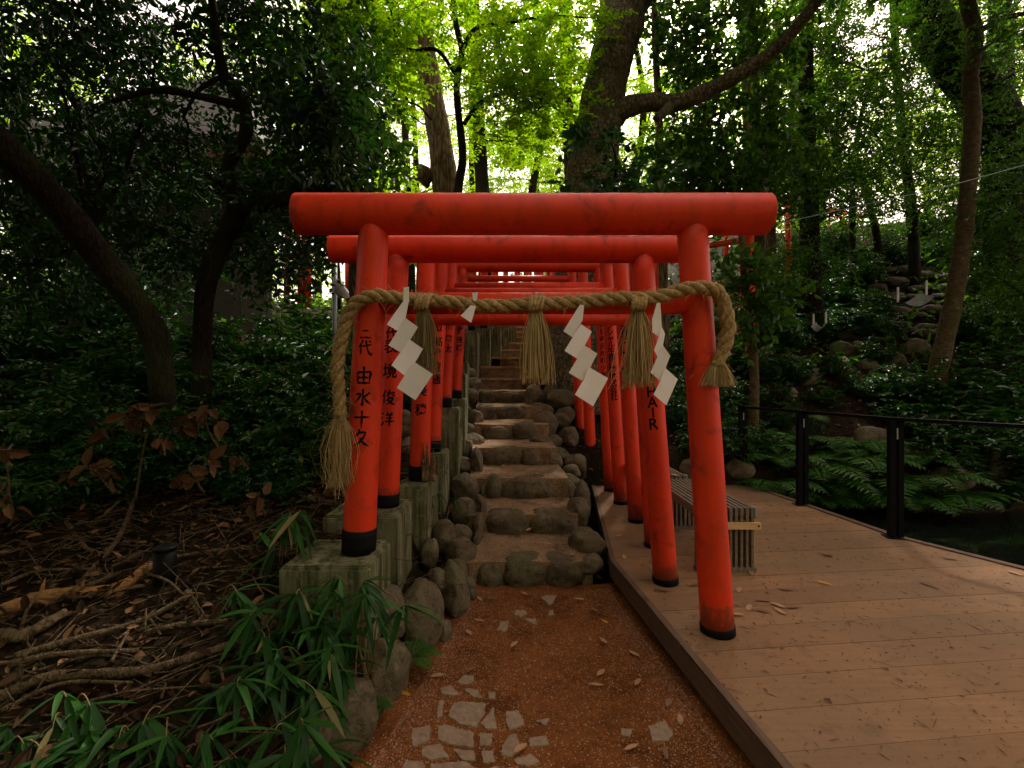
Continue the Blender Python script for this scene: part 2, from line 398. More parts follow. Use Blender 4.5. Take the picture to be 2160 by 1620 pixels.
# ------------------------------------------------------------------ foliage engine
def leaf_geo(mb, P, D, N, L, W, fine=True):
    "one folded leaf per row: base point, direction, up, length, width"
    P = np.asarray(P, float); D = nrm(D); S = nrm(np.cross(D, N)); N = np.cross(S, D)
    n = len(P); L = np.broadcast_to(np.asarray(L, float), (n,))[:, None]; W = np.broadcast_to(np.asarray(W, float), (n,))[:, None]
    fold = .22 * W
    i = np.arange(n)[:, None]
    if fine:
        b = P; tip = P + D * L - N * L * .12
        l1 = P + D * L * .28 + S * W * .46 + N * fold; l2 = P + D * L * .66 + S * W * .40 + N * fold * .6 - N * L * .04
        r1 = P + D * L * .28 - S * W * .46 + N * fold; r2 = P + D * L * .66 - S * W * .40 + N * fold * .6 - N * L * .04
        V = np.stack([b, r1, r2, tip, l2, l1], 1).reshape(-1, 3)
        mb.add(V, [np.concatenate([i * 6 + np.array([[0, 1, 2, 3]]), i * 6 + np.array([[0, 3, 4, 5]])])])
    else:
        b = P; tip = P + D * L
        l1 = P + D * L * .45 + S * W * .5 + N * fold; r1 = P + D * L * .45 - S * W * .5 + N * fold
        V = np.stack([b, r1, tip, l1], 1).reshape(-1, 3)
        mb.add(V, [np.concatenate([i * 4 + np.array([[0, 1, 2]]), i * 4 + np.array([[0, 2, 3]])])])

def rdir(rng, n):
    return nrm(rng.normal(size=(n, 3)))

def sprays(mb, rng, O, D, length, k, L, W, droop=.25, flat=.6, fine=True, spread=.9, jit=.35):
    "leaves set alternately along twigs: O origins, D directions"
    n = len(O); D = nrm(D)
    up = nrm(np.array([0, 0, 1.0]) * flat + rdir(rng, n) * (1 - flat) + 1e-6)
    S = nrm(np.cross(D, up)); U = nrm(np.cross(S, D))
    t = (np.arange(k) + .6) / k
    ln = length * rng.uniform(.6, 1.25, n)
    P = O[:, None] + D[:, None] * (t[None, :, None] * ln[:, None, None])
    P[..., 2] -= droop * ln[:, None] * t[None] ** 2
    side = np.where(np.arange(k) % 2 == 0, 1.0, -1.0)[None, :, None]
    ld = D[:, None] * .55 + side * S[:, None] * spread + rng.normal(size=(n, k, 3)) * jit
    ld[..., 2] -= droop * .6
    nn = U[:, None] + rng.normal(size=(n, k, 3)) * jit
    Ls = L * rng.uniform(.65, 1.25, (n, k)); Ws = Ls * (W / L) * rng.uniform(.8, 1.15, (n, k))
    leaf_geo(mb, P.reshape(-1, 3), ld.reshape(-1, 3), nn.reshape(-1, 3), Ls.ravel(), Ws.ravel(), fine)

STY = {  # leaf length, width, leaves per twig, twig length, droop, flat, fine, jitter
    'camellia': (.085, .040, 11, .34, .35, .35, True, .45),
    'oak': (.13, .085, 9, .42, .45, .4, True, .4),
    'finedark': (.085, .048, 12, .42, .25, .55, False, .45),
    'maple': (.085, .060, 14, .50, .12, .88, False, .28),
    'shade_canopy': (.18, .12, 11, .75, .15, .6, False, .4),  # for unseen crown clusters added overhead to shade the scene
    'far': (.16, .10, 13, .8, .15, .7, False, .4),
}

def bez(a, b, sag=.12, n=7, rng=None):
    a = np.array(a, float); b = np.array(b, float); t = np.linspace(0, 1, n)[:, None]
    L = np.linalg.norm(b - a); c = (a + b) / 2 + np.array([0, 0, sag * L])
    if rng is not None: c = c + rng.normal(size=3) * L * .10
    p = (1 - t) ** 2 * a + 2 * t * (1 - t) * c + t * t * b
    if rng is not None: p[1:-1] += rng.normal(size=(n - 2, 3)) * L * .015
    return p

def smooth_path(pts, rad, m=5):
    "Catmull-Rom through the points"
    P = np.array(pts, float); rad = np.array(rad, float)
    Q = np.vstack([2 * P[0] - P[1], P, 2 * P[-1] - P[-2]]); r = np.concatenate([[rad[0]], rad, [rad[-1]]])
    out, ro = [], []
    for i in range(1, len(Q) - 2):
        for t in np.linspace(0, 1, m, endpoint=False):
            out.append(.5 * ((2 * Q[i]) + (-Q[i - 1] + Q[i + 1]) * t + (2 * Q[i - 1] - 5 * Q[i] + 4 * Q[i + 1] - Q[i + 2]) * t * t + (-Q[i - 1] + 3 * Q[i] - 3 * Q[i + 1] + Q[i + 2]) * t ** 3))
            ro.append(r[i] + (r[i + 1] - r[i]) * t)
    out.append(P[-1]); ro.append(rad[-1])
    return np.array(out), np.array(ro)

def bumpy(path, rad, rng, amt=.06):
    k = rng.uniform(0, 6, 4)
    i = np.arange(len(path))
    return rad * (1 + amt * (np.sin(i * 1.3 + k[0]) + .6 * np.sin(i * 2.9 + k[1])))

def px_path(pts):
    "[(px, py, Y, diameter in px)] -> points, radii"
    return [at(p[0], p[1], p[2]) for p in pts], [p[3] * p[2] / FPX / 2 for p in pts]

def crown_into(mb, tw, rng, clusters, style, limb_from, limb_r, twigs=14):
    L, W, k, tl, droop, flat, fine, jit = STY[style]
    for (c, r, n) in clusters:
        c = np.array(c, float); r = np.array(r, float)
        u = rdir(rng, n) * (rng.uniform(0, 1, (n, 1)) ** .45)
        # leave gaps: drop the twigs that fall into holes of a lumpy field
        O = c + u * r
        fld = np.sin(O[:, 0] * 3.1 / tl * .35 + c[0]) + np.sin(O[:, 1] * 2.7 / tl * .35 + c[1] * 2) + np.sin(O[:, 2] * 3.7 / tl * .35 + c[2] * 3)
        keep = fld > -1.0
        O = O[keep]; u = u[keep]
        D = u * .7 + rdir(rng, len(O)) * .6
        if style in ('maple', 'far', 'finedark'): D[:, 2] *= .3
        D[:, 2] -= droop * .3
        sprays(mb, rng, O, D, tl, k, L, W, droop, flat, fine, .9, jit)
        if limb_from is not None and len(limb_from) and tw is not None:
            d = np.linalg.norm(limb_from - c, axis=1) + np.maximum(0, limb_from[:, 2] - c[2]) * .6
            a = limb_from[int(np.argmin(d))]
            lp = bez(a, c, .08, 8, rng); tw.tube(lp, np.linspace(limb_r, limb_r * .35, 8), 6)
            for q in rng.integers(0, len(O), min(twigs, len(O))):
                j = rng.integers(3, 8)
                tw.tube(bez(lp[j], O[q], .06, 5, rng), np.linspace(limb_r * .32, .004, 5), 4, False)

def tree(name, label, trunks, bark, clusters, style, leafmat, seed, limb_r=.03, group=None, cat='tree', rootz=True, seg=14, twigs=14, extra=None):
    rng = np.random.default_rng(seed)
    first, _ = px_path(trunks[0]) if len(trunks[0][0]) == 4 else (None, None)
    base = first[0]
    if rootz: base = np.array([base[0], base[1], float(hgt(base[0], base[1]))])
    root = thing(name, base, label, cat, group)
    tb = MB(); allp = []
    for i, tr in enumerate(trunks):
        pts, rad = px_path(tr)
        if i == 0 and rootz:
            g = np.array([pts[0][0], pts[0][1], float(hgt(pts[0][0], pts[0][1])) - .15])
            if pts[0][2] > g[2] + .2:
                pts = [g, g + (pts[0] - g) * .25] + pts; rad = [rad[0] * 1.5, rad[0] * 1.12] + rad
        p, r = smooth_path(pts, rad, 6)
        tb.tube(p, bumpy(p, r, rng, .035), seg if i == 0 else 8)
        allp.append(p)
    if extra: extra(tb, rng)
    cb = MB()
    wc = [((c[1][0], c[1][1], max(c[1][2], CAMZ + .81 * (c[1][1] + c[2][1] + .55) + c[2][2] + .25)), c[2], c[3]) for c in clusters if c[0] == 'w']; clusters = [c for c in clusters if c[0] != 'w']  # 'w' clusters: extra crown kept above the frame, added to block sky light
    cl = [(at(c[0], c[1], c[2]), (c[3] * c[2] / FPX, c[5] if len(c) > 6 else (c[3] + c[4]) / 2 * c[2] / FPX, c[4] * c[2] / FPX), c[-1]) for c in clusters]
    crown_into(cb, tb, rng, cl, style, np.concatenate(allp), limb_r, twigs)
    if wc: crown_into(cb, tb, rng, wc, 'shade_canopy', (lambda a: a[a[:, 2] > CAMZ + .81 * a[:, 1] + .1])(np.concatenate(allp)), limb_r * 1.3, 3)
    tb.build('trunk', bark, root, True)
    if cl or wc: cb.build('crown', leafmat, root)
    return root
#@@GROUND

# ------------------------------------------------------------------ ground, path, water
def grid_mesh(xs, ys, f):
    X, Y = np.meshgrid(xs, ys); Z = f(X, Y)
    nx, ny = len(xs), len(ys)
    i = np.arange(ny - 1)[:, None]; j = np.arange(nx - 1)[None]
    F = np.stack([i * nx + j, i * nx + j + 1, (i + 1) * nx + j + 1, (i + 1) * nx + j], -1).reshape(-1, 4)
    return MB().add(np.stack([X, Y, Z], -1).reshape(-1, 3), [F])

xs = np.unique(np.concatenate([np.linspace(-60, -8, 40), np.linspace(-8, 8, 200), np.linspace(8, 60, 50)]))
ys = np.unique(np.concatenate([np.linspace(-14, 0, 24), np.linspace(0, 10, 150), np.linspace(10, 24, 80), np.linspace(24, 110, 50)]))
tag(grid_mesh(xs, ys, hgt).build('ground', M['soil'], None, True), kind='structure')

def path_z(x, y):
    edge = np.minimum(x + .72, 1.02 - x)
    return -.2 + .012 * lumps(x, y, 2.2) + .05 * np.exp(-np.clip(edge, 0, 9) * 6) - .02
px_ = np.linspace(-1.15, 1.2, 70); py_ = np.linspace(-4, 3.82, 150)
tag(grid_mesh(px_, py_, path_z).build('path', M['red_gravel'], None, True), kind='structure')
path_ob = bpy.data.objects['path']
# loose gravel swept to both sides of the path
rng = np.random.default_rng(5)
n = 15000; y = rng.uniform(1.1, 3.72, n); side = rng.uniform(size=n) < .5; e = rng.exponential(.085, n)
x = np.where(side, 1.13 - .10 * y - e, -.93 + .175 * y + e)
n2 = 5000; x = np.concatenate([x, rng.uniform(-.9, 1.05, n2)]); y = np.concatenate([y, rng.uniform(1.1, 3.72, n2)])
k = (x > -1.0 + .175 * y) & (x < 1.14 - .10 * y); x, y = x[k], y[k]; n = len(x)
z = path_z(x, y); r = rng.uniform(.0018, .0052, n) * np.where(rng.uniform(size=n) < .04, 1.8, 1)
oc = np.array([[1, 0, 0], [0, 1, 0], [-1, 0, 0], [0, -1, 0], [0, 0, .8], [0, 0, -.8]], float)
q = rng.uniform(0, 6.28, n); ca, sa = np.cos(q), np.sin(q)
V = np.stack([oc[None, :, 0] * ca[:, None] - oc[None, :, 1] * sa[:, None], oc[None, :, 0] * sa[:, None] + oc[None, :, 1] * ca[:, None], np.repeat(oc[None, :, 2], n, 0)], -1) * r[:, None, None] * rng.uniform(.7, 1.3, (n, 6, 1))
V += np.stack([x, y, z + r * .3], -1)[:, None]
f = np.array([[0, 1, 4], [1, 2, 4], [2, 3, 4], [3, 0, 4], [1, 0, 5], [2, 1, 5], [3, 2, 5], [0, 3, 5]])
mg = MB().add(V.reshape(-1, 3), [((np.arange(n) * 6)[:, None, None] + f[None]).reshape(-1, 3)])
tag(mg.build('loose_gravel', M['pebble'], None), kind='stuff')

# flush crazy paving showing through the gravel: photo polygons laid on the path
PAVE = [[(1150, 1252), (1172, 1251), (1166, 1266), (1158, 1273), (1152, 1264), (1140, 1258)], [(1087, 1286), (1107, 1284), (1110, 1291), (1099, 1297), (1086, 1294)],
        [(1158, 1283), (1166, 1282), (1169, 1292), (1157, 1293)], [(1058, 1309), (1072, 1306), (1071, 1318), (1066, 1329), (1050, 1325)], [(1108, 1301), (1130, 1302), (1131, 1314), (1118, 1309)],
        [(978, 1420), (998, 1421), (996, 1436), (975, 1437), (966, 1433)], [(928, 1450), (950, 1443), (970, 1461), (948, 1463), (934, 1461)], [(975, 1446), (1008, 1450), (1015, 1466), (996, 1462)],
        [(1030, 1452), (1046, 1455), (1042, 1466), (1032, 1466)], [(958, 1483), (975, 1476), (1020, 1478), (1018, 1495), (1002, 1524), (972, 1520), (948, 1505)], [(1015, 1517), (1040, 1484), (1046, 1526), (1026, 1528)],
        [(1068, 1492), (1094, 1490), (1104, 1519), (1075, 1528), (1068, 1510)], [(926, 1530), (938, 1524), (996, 1537), (995, 1565), (948, 1560), (925, 1554)], [(1013, 1539), (1038, 1540), (1034, 1563), (1013, 1563)],
        [(1075, 1545), (1088, 1542), (1098, 1572), (1078, 1589), (1058, 1584), (1060, 1565)], [(1116, 1549), (1150, 1545), (1156, 1562), (1120, 1567)], [(892, 1575), (926, 1565), (946, 1590), (910, 1596), (890, 1588)],
        [(957, 1572), (998, 1574), (1003, 1597), (975, 1593)], [(1016, 1577), (1038, 1576), (1043, 1598), (1020, 1601)], [(1085, 1597), (1118, 1585), (1137, 1600), (1118, 1608), (1092, 1607)],
        [(856, 1600), (890, 1602), (898, 1625), (850, 1622)], [(912, 1606), (978, 1601), (1012, 1620), (1000, 1660), (915, 1650)], [(1022, 1615), (1052, 1610), (1050, 1640), (1020, 1640)],
        [(868, 1540), (906, 1530), (903, 1560), (872, 1572)], [(1370, 1530), (1402, 1522), (1418, 1548), (1408, 1560), (1376, 1558)], [(1292, 1618), (1340, 1612), (1362, 1630), (1320, 1650)], [(1128, 1512), (1158, 1508), (1150, 1522)],
        [(925, 1478), (937, 1476), (932, 1508), (922, 1510)], [(1060, 1615), (1100, 1618), (1095, 1660), (1055, 1650)], [(1310, 1530), (1332, 1532), (1328, 1548), (1312, 1545)]]
pv = MB(); rng = np.random.default_rng(9)
for poly in PAVE:
    q = []
    for (a, b), (c, d) in zip(poly, poly[1:] + poly[:1]):
        for t in np.linspace(0, 1, 6, endpoint=False):
            q.append((a + (c - a) * t + rng.normal() * .9, b + (d - b) * t + rng.normal() * .6))
    pts = []
    qc = np.mean(q, 0)
    for a, b in q:
        a, b = qc[0] + (a - qc[0]) * 1.12, qc[1] + (b - qc[1]) * 1.12
        Y = 1.6 / ((b - 810) / FPX); X = (a - 1080) / FPX * Y; pts.append((X, Y))
    c = np.mean(pts, 0); n = len(pts)
    z = [float(path_z(p[0], p[1])) for p in pts]; zt = float(path_z(c[0], c[1])) + .006
    P = np.array(pts)
    inn = c + (P - c) * .95
    V = np.concatenate([np.c_[P, np.array(z) - .004], np.c_[inn, np.maximum(np.array(z) + .005, zt - .002)], [[c[0], c[1], zt + .001]]])
    i = np.arange(n)
    pv.add(V, [np.stack([i, (i + 1) % n, n + (i + 1) % n, n + i], -1), np.stack([n + i, n + (i + 1) % n, np.full(n, 2 * n)], -1)])
pv.build('paving_stones', M['paver'], path_ob)

wtr = MB().prism([(2.6, -6), (14, -6), (14, 7.6), (2.6, 7.6)], -.95, -.36)
tag(wtr.build('pond_water', M['water'], None), kind='structure')

# ------------------------------------------------------------------ stairs
TRY = [3.78, 4.48, 5.08, 5.83, 6.62, 7.4, 8.2, 9.0, 9.75, 10.5, 11.2, 11.9, 12.6, 13.3, 14.0]
TRZ = [-.04, .15, .38, .61, .83, 1.05, 1.28, 1.52, 1.77, 2.0, 2.22, 2.44, 2.66, 2.88, 3.1]
def stair_x(y):
    l = np.interp(y, [3.7, 5, 7, 9, 11, 13, 14.6], [-.42, -.46, -.55, -.64, -.66, -.38, .1])
    r = np.interp(y, [3.7, 5, 7, 9, 11, 13, 14.6], [.66, .62, .50, .30, .22, .60, 1.1])
    return l, r
st = MB()
for k in range(7):
    l, r = stair_x(TRY[k]); l2, r2 = stair_x(TRY[k + 1])
    u = np.linspace(0, 1, 14); v = np.concatenate([[0], np.linspace(0, 1, 10)])
    U, Vv = np.meshgrid(u, v)
    X = (l + (r - l) * U) * (1 - Vv) + (l2 + (r2 - l2) * U) * Vv
    Y = TRY[k] + .07 + (TRY[k + 1] - TRY[k] + .12) * Vv + .025 * lumps(X * 2.5, X * 0, 2.) * (1 - Vv)
    Z = TRZ[k] - .004 + .03 * Vv + .014 * lumps(X, Y, 3)
    Z[0] -= .32
    n = 14; i = np.arange(10)[:, None]; j = np.arange(13)[None]
    st.add(np.stack([X, Y, Z], -1).reshape(-1, 3), [np.stack([i * n + j, i * n + j + 1, (i + 1) * n + j + 1, (i + 1) * n + j], -1).reshape(-1, 4)])
lip = MB()
for k in range(7, 15):
    l, r = stair_x(TRY[k]); y2 = TRY[k + 1] if k < 14 else 15.0
    st.box((l + .002, TRY[k], TRZ[k] - .5), (r, y2 + .01 * (k % 2), TRZ[k] - .049))
    lip.box((l + .004, TRY[k] - .045, TRZ[k] - .05), (r - .004, y2 - .045, TRZ[k]))
lipo = lip
stairs = tag(st.build('stair_treads', M['tan_gravel'], None), kind='structure')

lip.build('lit_step_edge', M['step'], stairs)  # lips coloured paler than the risers to imitate light on the edges

# ------------------------------------------------------------------ stones
def stone_mesh(seed, boxy=0):
    import bmesh
    bm = bmesh.new(); bmesh.ops.create_icosphere(bm, subdivisions=4, radius=1)
    rg = random.Random(seed); o = Vector((rg.uniform(-50, 50), rg.uniform(-50, 50), rg.uniform(-50, 50)))
    planes = [(Vector((rg.gauss(0, 1), rg.gauss(0, 1), rg.gauss(0, .7))).normalized(), rg.uniform(.66, .92)) for _ in range(10)]
    for v in bm.verts:
        p = v.co.normalized()
        for n, d in planes:
            s = p.dot(n)
            if s > d: p = p - n * (s - d) * .8
        if boxy: p = p / (abs(p.x) ** 2.7 + abs(p.y) ** 2.7 + abs(p.z) ** 3.2) ** (1 / 2.8) * .96
        p = p * (1 + .13 * mnoise.noise(p * 1.2 + o) + .07 * mnoise.noise(p * 2.9 + o) + .035 * mnoise.noise(p * 7 + o) + .014 * mnoise.noise(p * 17 + o))
        v.co = p
    me = bpy.data.meshes.new('stone'); bm.to_mesh(me); bm.free()
    for f in me.polygons: f.use_smooth = True
    me.materials.append(M['stone'])
    return me
STONES = [stone_mesh(i) for i in range(14)]
RISERS = [stone_mesh(40 + i, 1) for i in range(7)]
def stone(c, s, label, group, seed, name='stone'):
    rg = random.Random(seed)
    o = bpy.data.objects.new(name, RISERS[seed % 7] if name == 'riser_stone' else STONES[seed % len(STONES)]); COL.objects.link(o)
    o.location = [float(q) for q in c]; o.scale = [float(q) / 2 for q in s]
    q = .05 if name == 'riser_stone' else .25
    o.rotation_euler = (rg.uniform(-q, q), rg.uniform(-q, q), rg.choice([0, math.pi]) + rg.uniform(-q, q))
    return tag(o, label, 'stone', group)

def z7(x, y): return 940 + x / 3.5225, 800 + y / 3.5225
RIS = [[(325, 1490, 215, 190), (585, 1465, 300, 150), (880, 1420, 285, 165)], [(455, 1075, 315, 190), (800, 1080, 330, 200)], [(355, 805, 130, 120), (605, 805, 385, 160)],
       [(410, 555, 330, 135), (628, 548, 140, 135)], [(375, 372, 225, 125), (580, 368, 175, 120)], [(295, 218, 145, 118), (480, 215, 220, 105)], [(310, 95, 125, 100), (470, 92, 225, 100)]]
sd = 0
pos3 = {2: ['left', 'right'], 3: ['left', 'middle', 'right']}
for k, row in enumerate(RIS):
    for j, (x, y, w_, h_) in enumerate(row):
        a, b = z7(x, y); Y = TRY[k] + .06; c = at(a, b, Y - .05)
        sx = w_ / 3.5225 * Y / FPX * 1.06; sz = h_ / 3.5225 * Y / FPX * 1.1
        sz = max(sz, .27); c[2] = TRZ[k] - .008 + .010 * ((j * 7 + k * 3) % 4) - sz * .5
        look = ['mossy rounded', 'flat-topped grey', 'dark'][(j + k) % 3]
        stone((c[0], Y + .11, c[2]), (sx * 1.10, max(.36, sx * .55), sz * 1.06), f'{look} riser stone at the {pos3[len(row)][j]} of the {ORD[k]} stair step', 'riser stones of the stairs', sd, 'riser_stone'); sd += 1
RCOL = [(1050, 1215, 265, 215, 4.15), (1065, 1370, 200, 120, 3.9), (990, 1005, 170, 230, 4.75), (895, 830, 160, 160, 5.3), (900, 765, 200, 110, 5.6), (935, 690, 130, 100, 5.8), (960, 660, 190, 190, 6.1), (780, 605, 175, 135, 6.0), (845, 555, 150, 95, 6.3),
        (710, 480, 160, 140, 6.45), (800, 468, 120, 105, 6.7), (915, 430, 145, 140, 6.9), (740, 345, 180, 200, 7.05), (855, 305, 125, 115, 7.3), (890, 262, 130, 120, 7.5), (715, 240, 180, 110, 7.65), (870, 160, 240, 145, 7.9), (650, 130, 150, 160, 8.05), (780, 95, 110, 190, 8.4), (890, 40, 180, 110, 8.8), (640, 30, 140, 110, 8.9), (760, -30, 160, 120, 9.5), (900, -70, 200, 140, 9.4), (1020, 900, 110, 260, 4.95)]
LCOL = [(75, 1455, 165, 215, 3.55), (165, 1570, 90, 150, 3.72), (110, 1290, 230, 200, 3.95), (95, 1160, 180, 170, 4.25), (232, 1190, 70, 210, 4.3), (245, 1080, 80, 190, 4.5), (140, 1000, 190, 210, 4.65), (250, 960, 115, 190, 4.75), (145, 800, 215, 190, 5.1), (275, 825, 80, 130, 5.2), (115, 650, 190, 140, 5.6), (232, 640, 100, 240, 5.6), (75, 600, 100, 100, 5.9), (145, 520, 110, 150, 6.15), (212, 470, 140, 160, 6.3), (165, 372, 100, 85, 6.7), (222, 295, 110, 120, 7.0), (150, 240, 90, 80, 7.3), (180, 125, 130, 110, 7.6), (195, 50, 150, 110, 7.9), (170, -30, 120, 100, 8.6), (100, 60, 130, 140, 8.2)]
def order(side, i, n):
    if i < len(ORD): return f'{ORD[i]} from the bottom'
    return f'{i + 1}th from the bottom'
shape = lambda w_, h_: 'upright' if h_ > w_ * 1.25 else ('long low' if w_ > h_ * 1.45 else 'rounded')
for lst, side, g in ((RCOL, 'right', 'border stones right of the stairs'), (LCOL, 'left', 'border stones left of the stairs')):
    for i, (x, y, w_, h_, Y) in enumerate(sorted(lst, key=lambda q: -q[1])):
        a, b = z7(x, y); c = at(a, b, Y); sx = w_ / 3.5225 * Y / FPX * 1.1; sz = h_ / 3.5225 * Y / FPX * 1.12
        stone(c, (sx, max(sx, sz) * .9, sz), f'{shape(w_, h_)} mossy stone edging the {side} of the stairs, {order(side, i, 0)}', g, sd, 'border_stone'); sd += 1
def zz(x, y, s, ox, oy): return ox + x / s, oy + y / s
for (a, b, w_, h_, Y, lab) in [(886, 1298, 90, 128, 2.92, 'big rounded grey-brown boulder below the second concrete block, beside the red path'), (956, 1243, 58, 112, 3.38, 'tall leaning mossy boulder just right of the big rounded boulder by the path'),
        (920, 1224, 42, 46, 3.3, 'small greenish boulder in a pocket of dead leaves under the third concrete block'), (938, 1337, 34, 54, 3.02, 'small narrow stone standing at the right foot of the big rounded boulder'),
        (991, 1245, 26, 50, 3.6, 'thin dark upright stone at the left foot of the lowest stair step'), (826, 1290, 60, 110, 2.78, 'brown boulder half hidden behind bamboo grass under the front concrete block'), (818, 1410, 82, 140, 2.48, 'large smooth mossy boulder beside the little fern at the path edge'), (735, 1515, 110, 150, 2.08, 'dark boulder nearest the camera at the left path edge'),
        (852, 893, 46, 52, 4.5, 'mossy round stone seen between the first and third gate pillars'), (848, 945, 40, 60, 4.6, 'dark stone low between the second and third gate pillars'), (640, 1560, 120, 160, 1.95, 'dark wet boulder under bamboo grass at the bottom edge'),
        (905, 1165, 40, 60, 3.75, 'squat mossy stone under the third concrete block'), (936, 1130, 46, 60, 4.0, 'grassy dark stone below the fourth concrete block')]:
    c = at(a, b, Y); sx = w_ * Y / FPX * 1.12; sz = h_ * Y / FPX * 1.12
    stone(c, (sx, max(sx, sz) * .85, sz), lab, 'boulders along the left path edge', sd, 'boulder'); sd += 1

# ------------------------------------------------------------------ wooden deck, bench, railing
DECK = [(1.28, -2.0), (1.0, 1.73), (.795, 3.75), (1.066, 6.1), (1.13, 6.72), (3.26, 6.72), (3.53, 4.33), (3.88, 3.58), (5.1, 1.0), (6.5, -2.0)]
def clip_half(poly, a, b, c):
    out = []
    for p, q in zip(poly, poly[1:] + poly[:1]):
        dp = a * p[0] + b * p[1] - c; dq = a * q[0] + b * q[1] - c
        if dp <= 0: out.append(p)
        if (dp < 0 < dq) or (dq < 0 < dp):
            t = dp / (dp - dq); out.append((p[0] + (q[0] - p[0]) * t, p[1] + (q[1] - p[1]) * t))
    return out
dk = MB(); sl_ = .105; v0 = -2.6
rng = np.random.default_rng(4)
while v0 < 6.9:
    # long boards broken once somewhere along their length
    for (xa, xb) in ((-5, 12),):
        s_ = clip_half(DECK, sl_, -1, -(v0 + .006)) if False else clip_half(DECK, sl_, -1.0, -v0 - .001)
        s_ = clip_half(s_, -sl_, 1.0, v0 + .225) if len(s_) > 2 else s_
        if len(s_) > 2:
            dz = rng.normal() * .0008
            dk.prism(s_, -.032 + dz, dz)
    v0 += .226
deck = tag(dk.build('deck', M['deck'], None), kind='structure')
fa = MB()
edge = [(1.28, -2.0), (1.0, 1.73), (.795, 3.75), (1.066, 6.1), (1.13, 6.72)]
def wall_strip(mb, pts, off0, off1, z0, z1):
    P = np.array(pts, float); T = nrm(np.gradient(P, axis=0)); N = np.c_[-T[:, 1], T[:, 0]]
    a = P + N * off0; b = P + N * off1; n = len(P)
    V = np.concatenate([np.c_[a, np.full(n, z0)], np.c_[b, np.full(n, z0)], np.c_[b, np.full(n, z1)], np.c_[a, np.full(n, z1)]])
    i = np.arange(n - 1)
    mb.add(V, [np.stack([r_ * n + i, r_ * n + i + 1, ((r_ + 1) % 4) * n + i + 1, ((r_ + 1) % 4) * n + i], -1) for r_ in range(4)] + [np.array([[0, n, 2 * n, 3 * n], [n - 1, 4 * n - 1, 3 * n - 1, 2 * n - 1]])])
wall_strip(fa, edge, .003, .016, -.125, -.004)
wall_strip(fa, edge, -.022, .017, .001, .009)
wall_strip(fa, [(1.13, 6.725), (3.26, 6.725)], .003, .03, -.15, -.004)
redge = [(3.26, 6.72), (3.53, 4.33), (3.88, 3.58), (5.1, 1.0), (6.5, -2.0)]
wall_strip(fa, redge, .003, .03, -.15, -.004); wall_strip(fa, redge, -.035, .034, .001, .011)
fa.build('edge_board', M['fascia'], deck)
fr = MB()
for y in np.arange(-1.8, 6.6, 1.2):
    fr.box((1.35, y, -.17), (3.2, y + .07, -.033))
for y in (-1.5, 1, 3.4, 6.2):
    for x in (1.45, 3.1): fr.box((x, y, -1.3), (x + .1, y + .1, -.172))
fr.build('joist', M['fascia'], deck)

def make_bench(y0, y1, xl, xr, label):
    root = thing('bench', (xl, y0, 0), label, 'bench', 'slatted benches on the deck')
    n = 11; wv = (xr - xl) / n
    s_ = MB()
    for i in range(n):
        x = xl + i * wv; s_.box((x + .004, y0 + .002, .415), (x + wv - .012, y1 - .002, .478))
    s_.box((xl + .01, y0 + .10, .385), (xr - .01, y0 + .15, .413)); s_.box((xl + .01, y1 - .15, .385), (xr - .01, y1 - .10, .413))
    s_.build('seat', M['bench'], root)
    for ya in (y0, y1 - .06):
        L_ = MB()
        for i in range(n):
            x = xl + i * wv; L_.box((x + .006, ya + .004, .036), (x + wv - .016, ya + .056, .412))
        L_.box((xl, ya, .0), (xr, ya + .06, .034)); L_.box((xl + .006, ya + .02, .36), (xr - .006, ya + .05, .384)) 
        L_.build('leg', M['bench'], root)
    pl = MB()
    for x0 in (xl - .004, xr - .013):
        pl.box((x0, y0 - .004, .40), (x0 + .017, y0 + .05, .482)); pl.box((x0, y1 - .05, .40), (x0 + .017, y1 + .004, .482))
    pl.box((xr - .002, y0 + .05, .36), (xr + .006, y0 + .055, .41))
    pl.build('corner_plate', M['steel'], root)
    b_ = MB().box((xl - .012, y0 - .026, .327), (xr + .024, y0 - .001, .375))
    bo = b_.build('brace_board', M['newwood'], root)
    sc = MB()
    for x in (xl + .01, xr + .004):
        sc.tube([(x, y0 - .0285, .352), (x, y0 - .0265, .352)], [.008, .008], 10)
    sc.build('screw', M['railing'], bo)
    return root
make_bench(3.52, 4.62, 1.37, 1.815, 'nearer slatted wooden bench with a pale board nailed across its end')
make_bench(4.78, 5.95, 1.32, 1.765, 'farther slatted wooden bench, with a yellow leaf lying on it')

rl = thing('railing', (3.4, 5.5, 0), 'black steel railing with a flat handrail along the pond side of the deck', 'railing')
POSTS = [(3.22, 6.62), (3.36, 5.49), (3.50, 4.33), (3.94, 3.42), (4.42, 2.4), (4.93, 1.25)]
hr = MB(); P = np.array(POSTS, float); P = np.vstack([P[0] + (P[0] - P[1]) * .04, P])
T = nrm(np.gradient(P, axis=0)); N = np.c_[-T[:, 1], T[:, 0]]
for a, b, off in ((1.065, 1.095, .035),):
    n = len(P); A = P + N * off; B = P - N * off
    V = np.concatenate([np.c_[A, np.full(n, a)], np.c_[B, np.full(n, a)], np.c_[B, np.full(n, b)], np.c_[A, np.full(n, b)]]); i = np.arange(n - 1)
    hr.add(V, [np.stack([r_ * n + i, r_ * n + i + 1, ((r_ + 1) % 4) * n + i + 1, ((r_ + 1) % 4) * n + i], -1) for r_ in range(4)] + [np.array([[0, n, 2 * n, 3 * n], [n - 1, 4 * n - 1, 3 * n - 1, 2 * n - 1]])])
hr.build('handrail', M['railing'], rl)
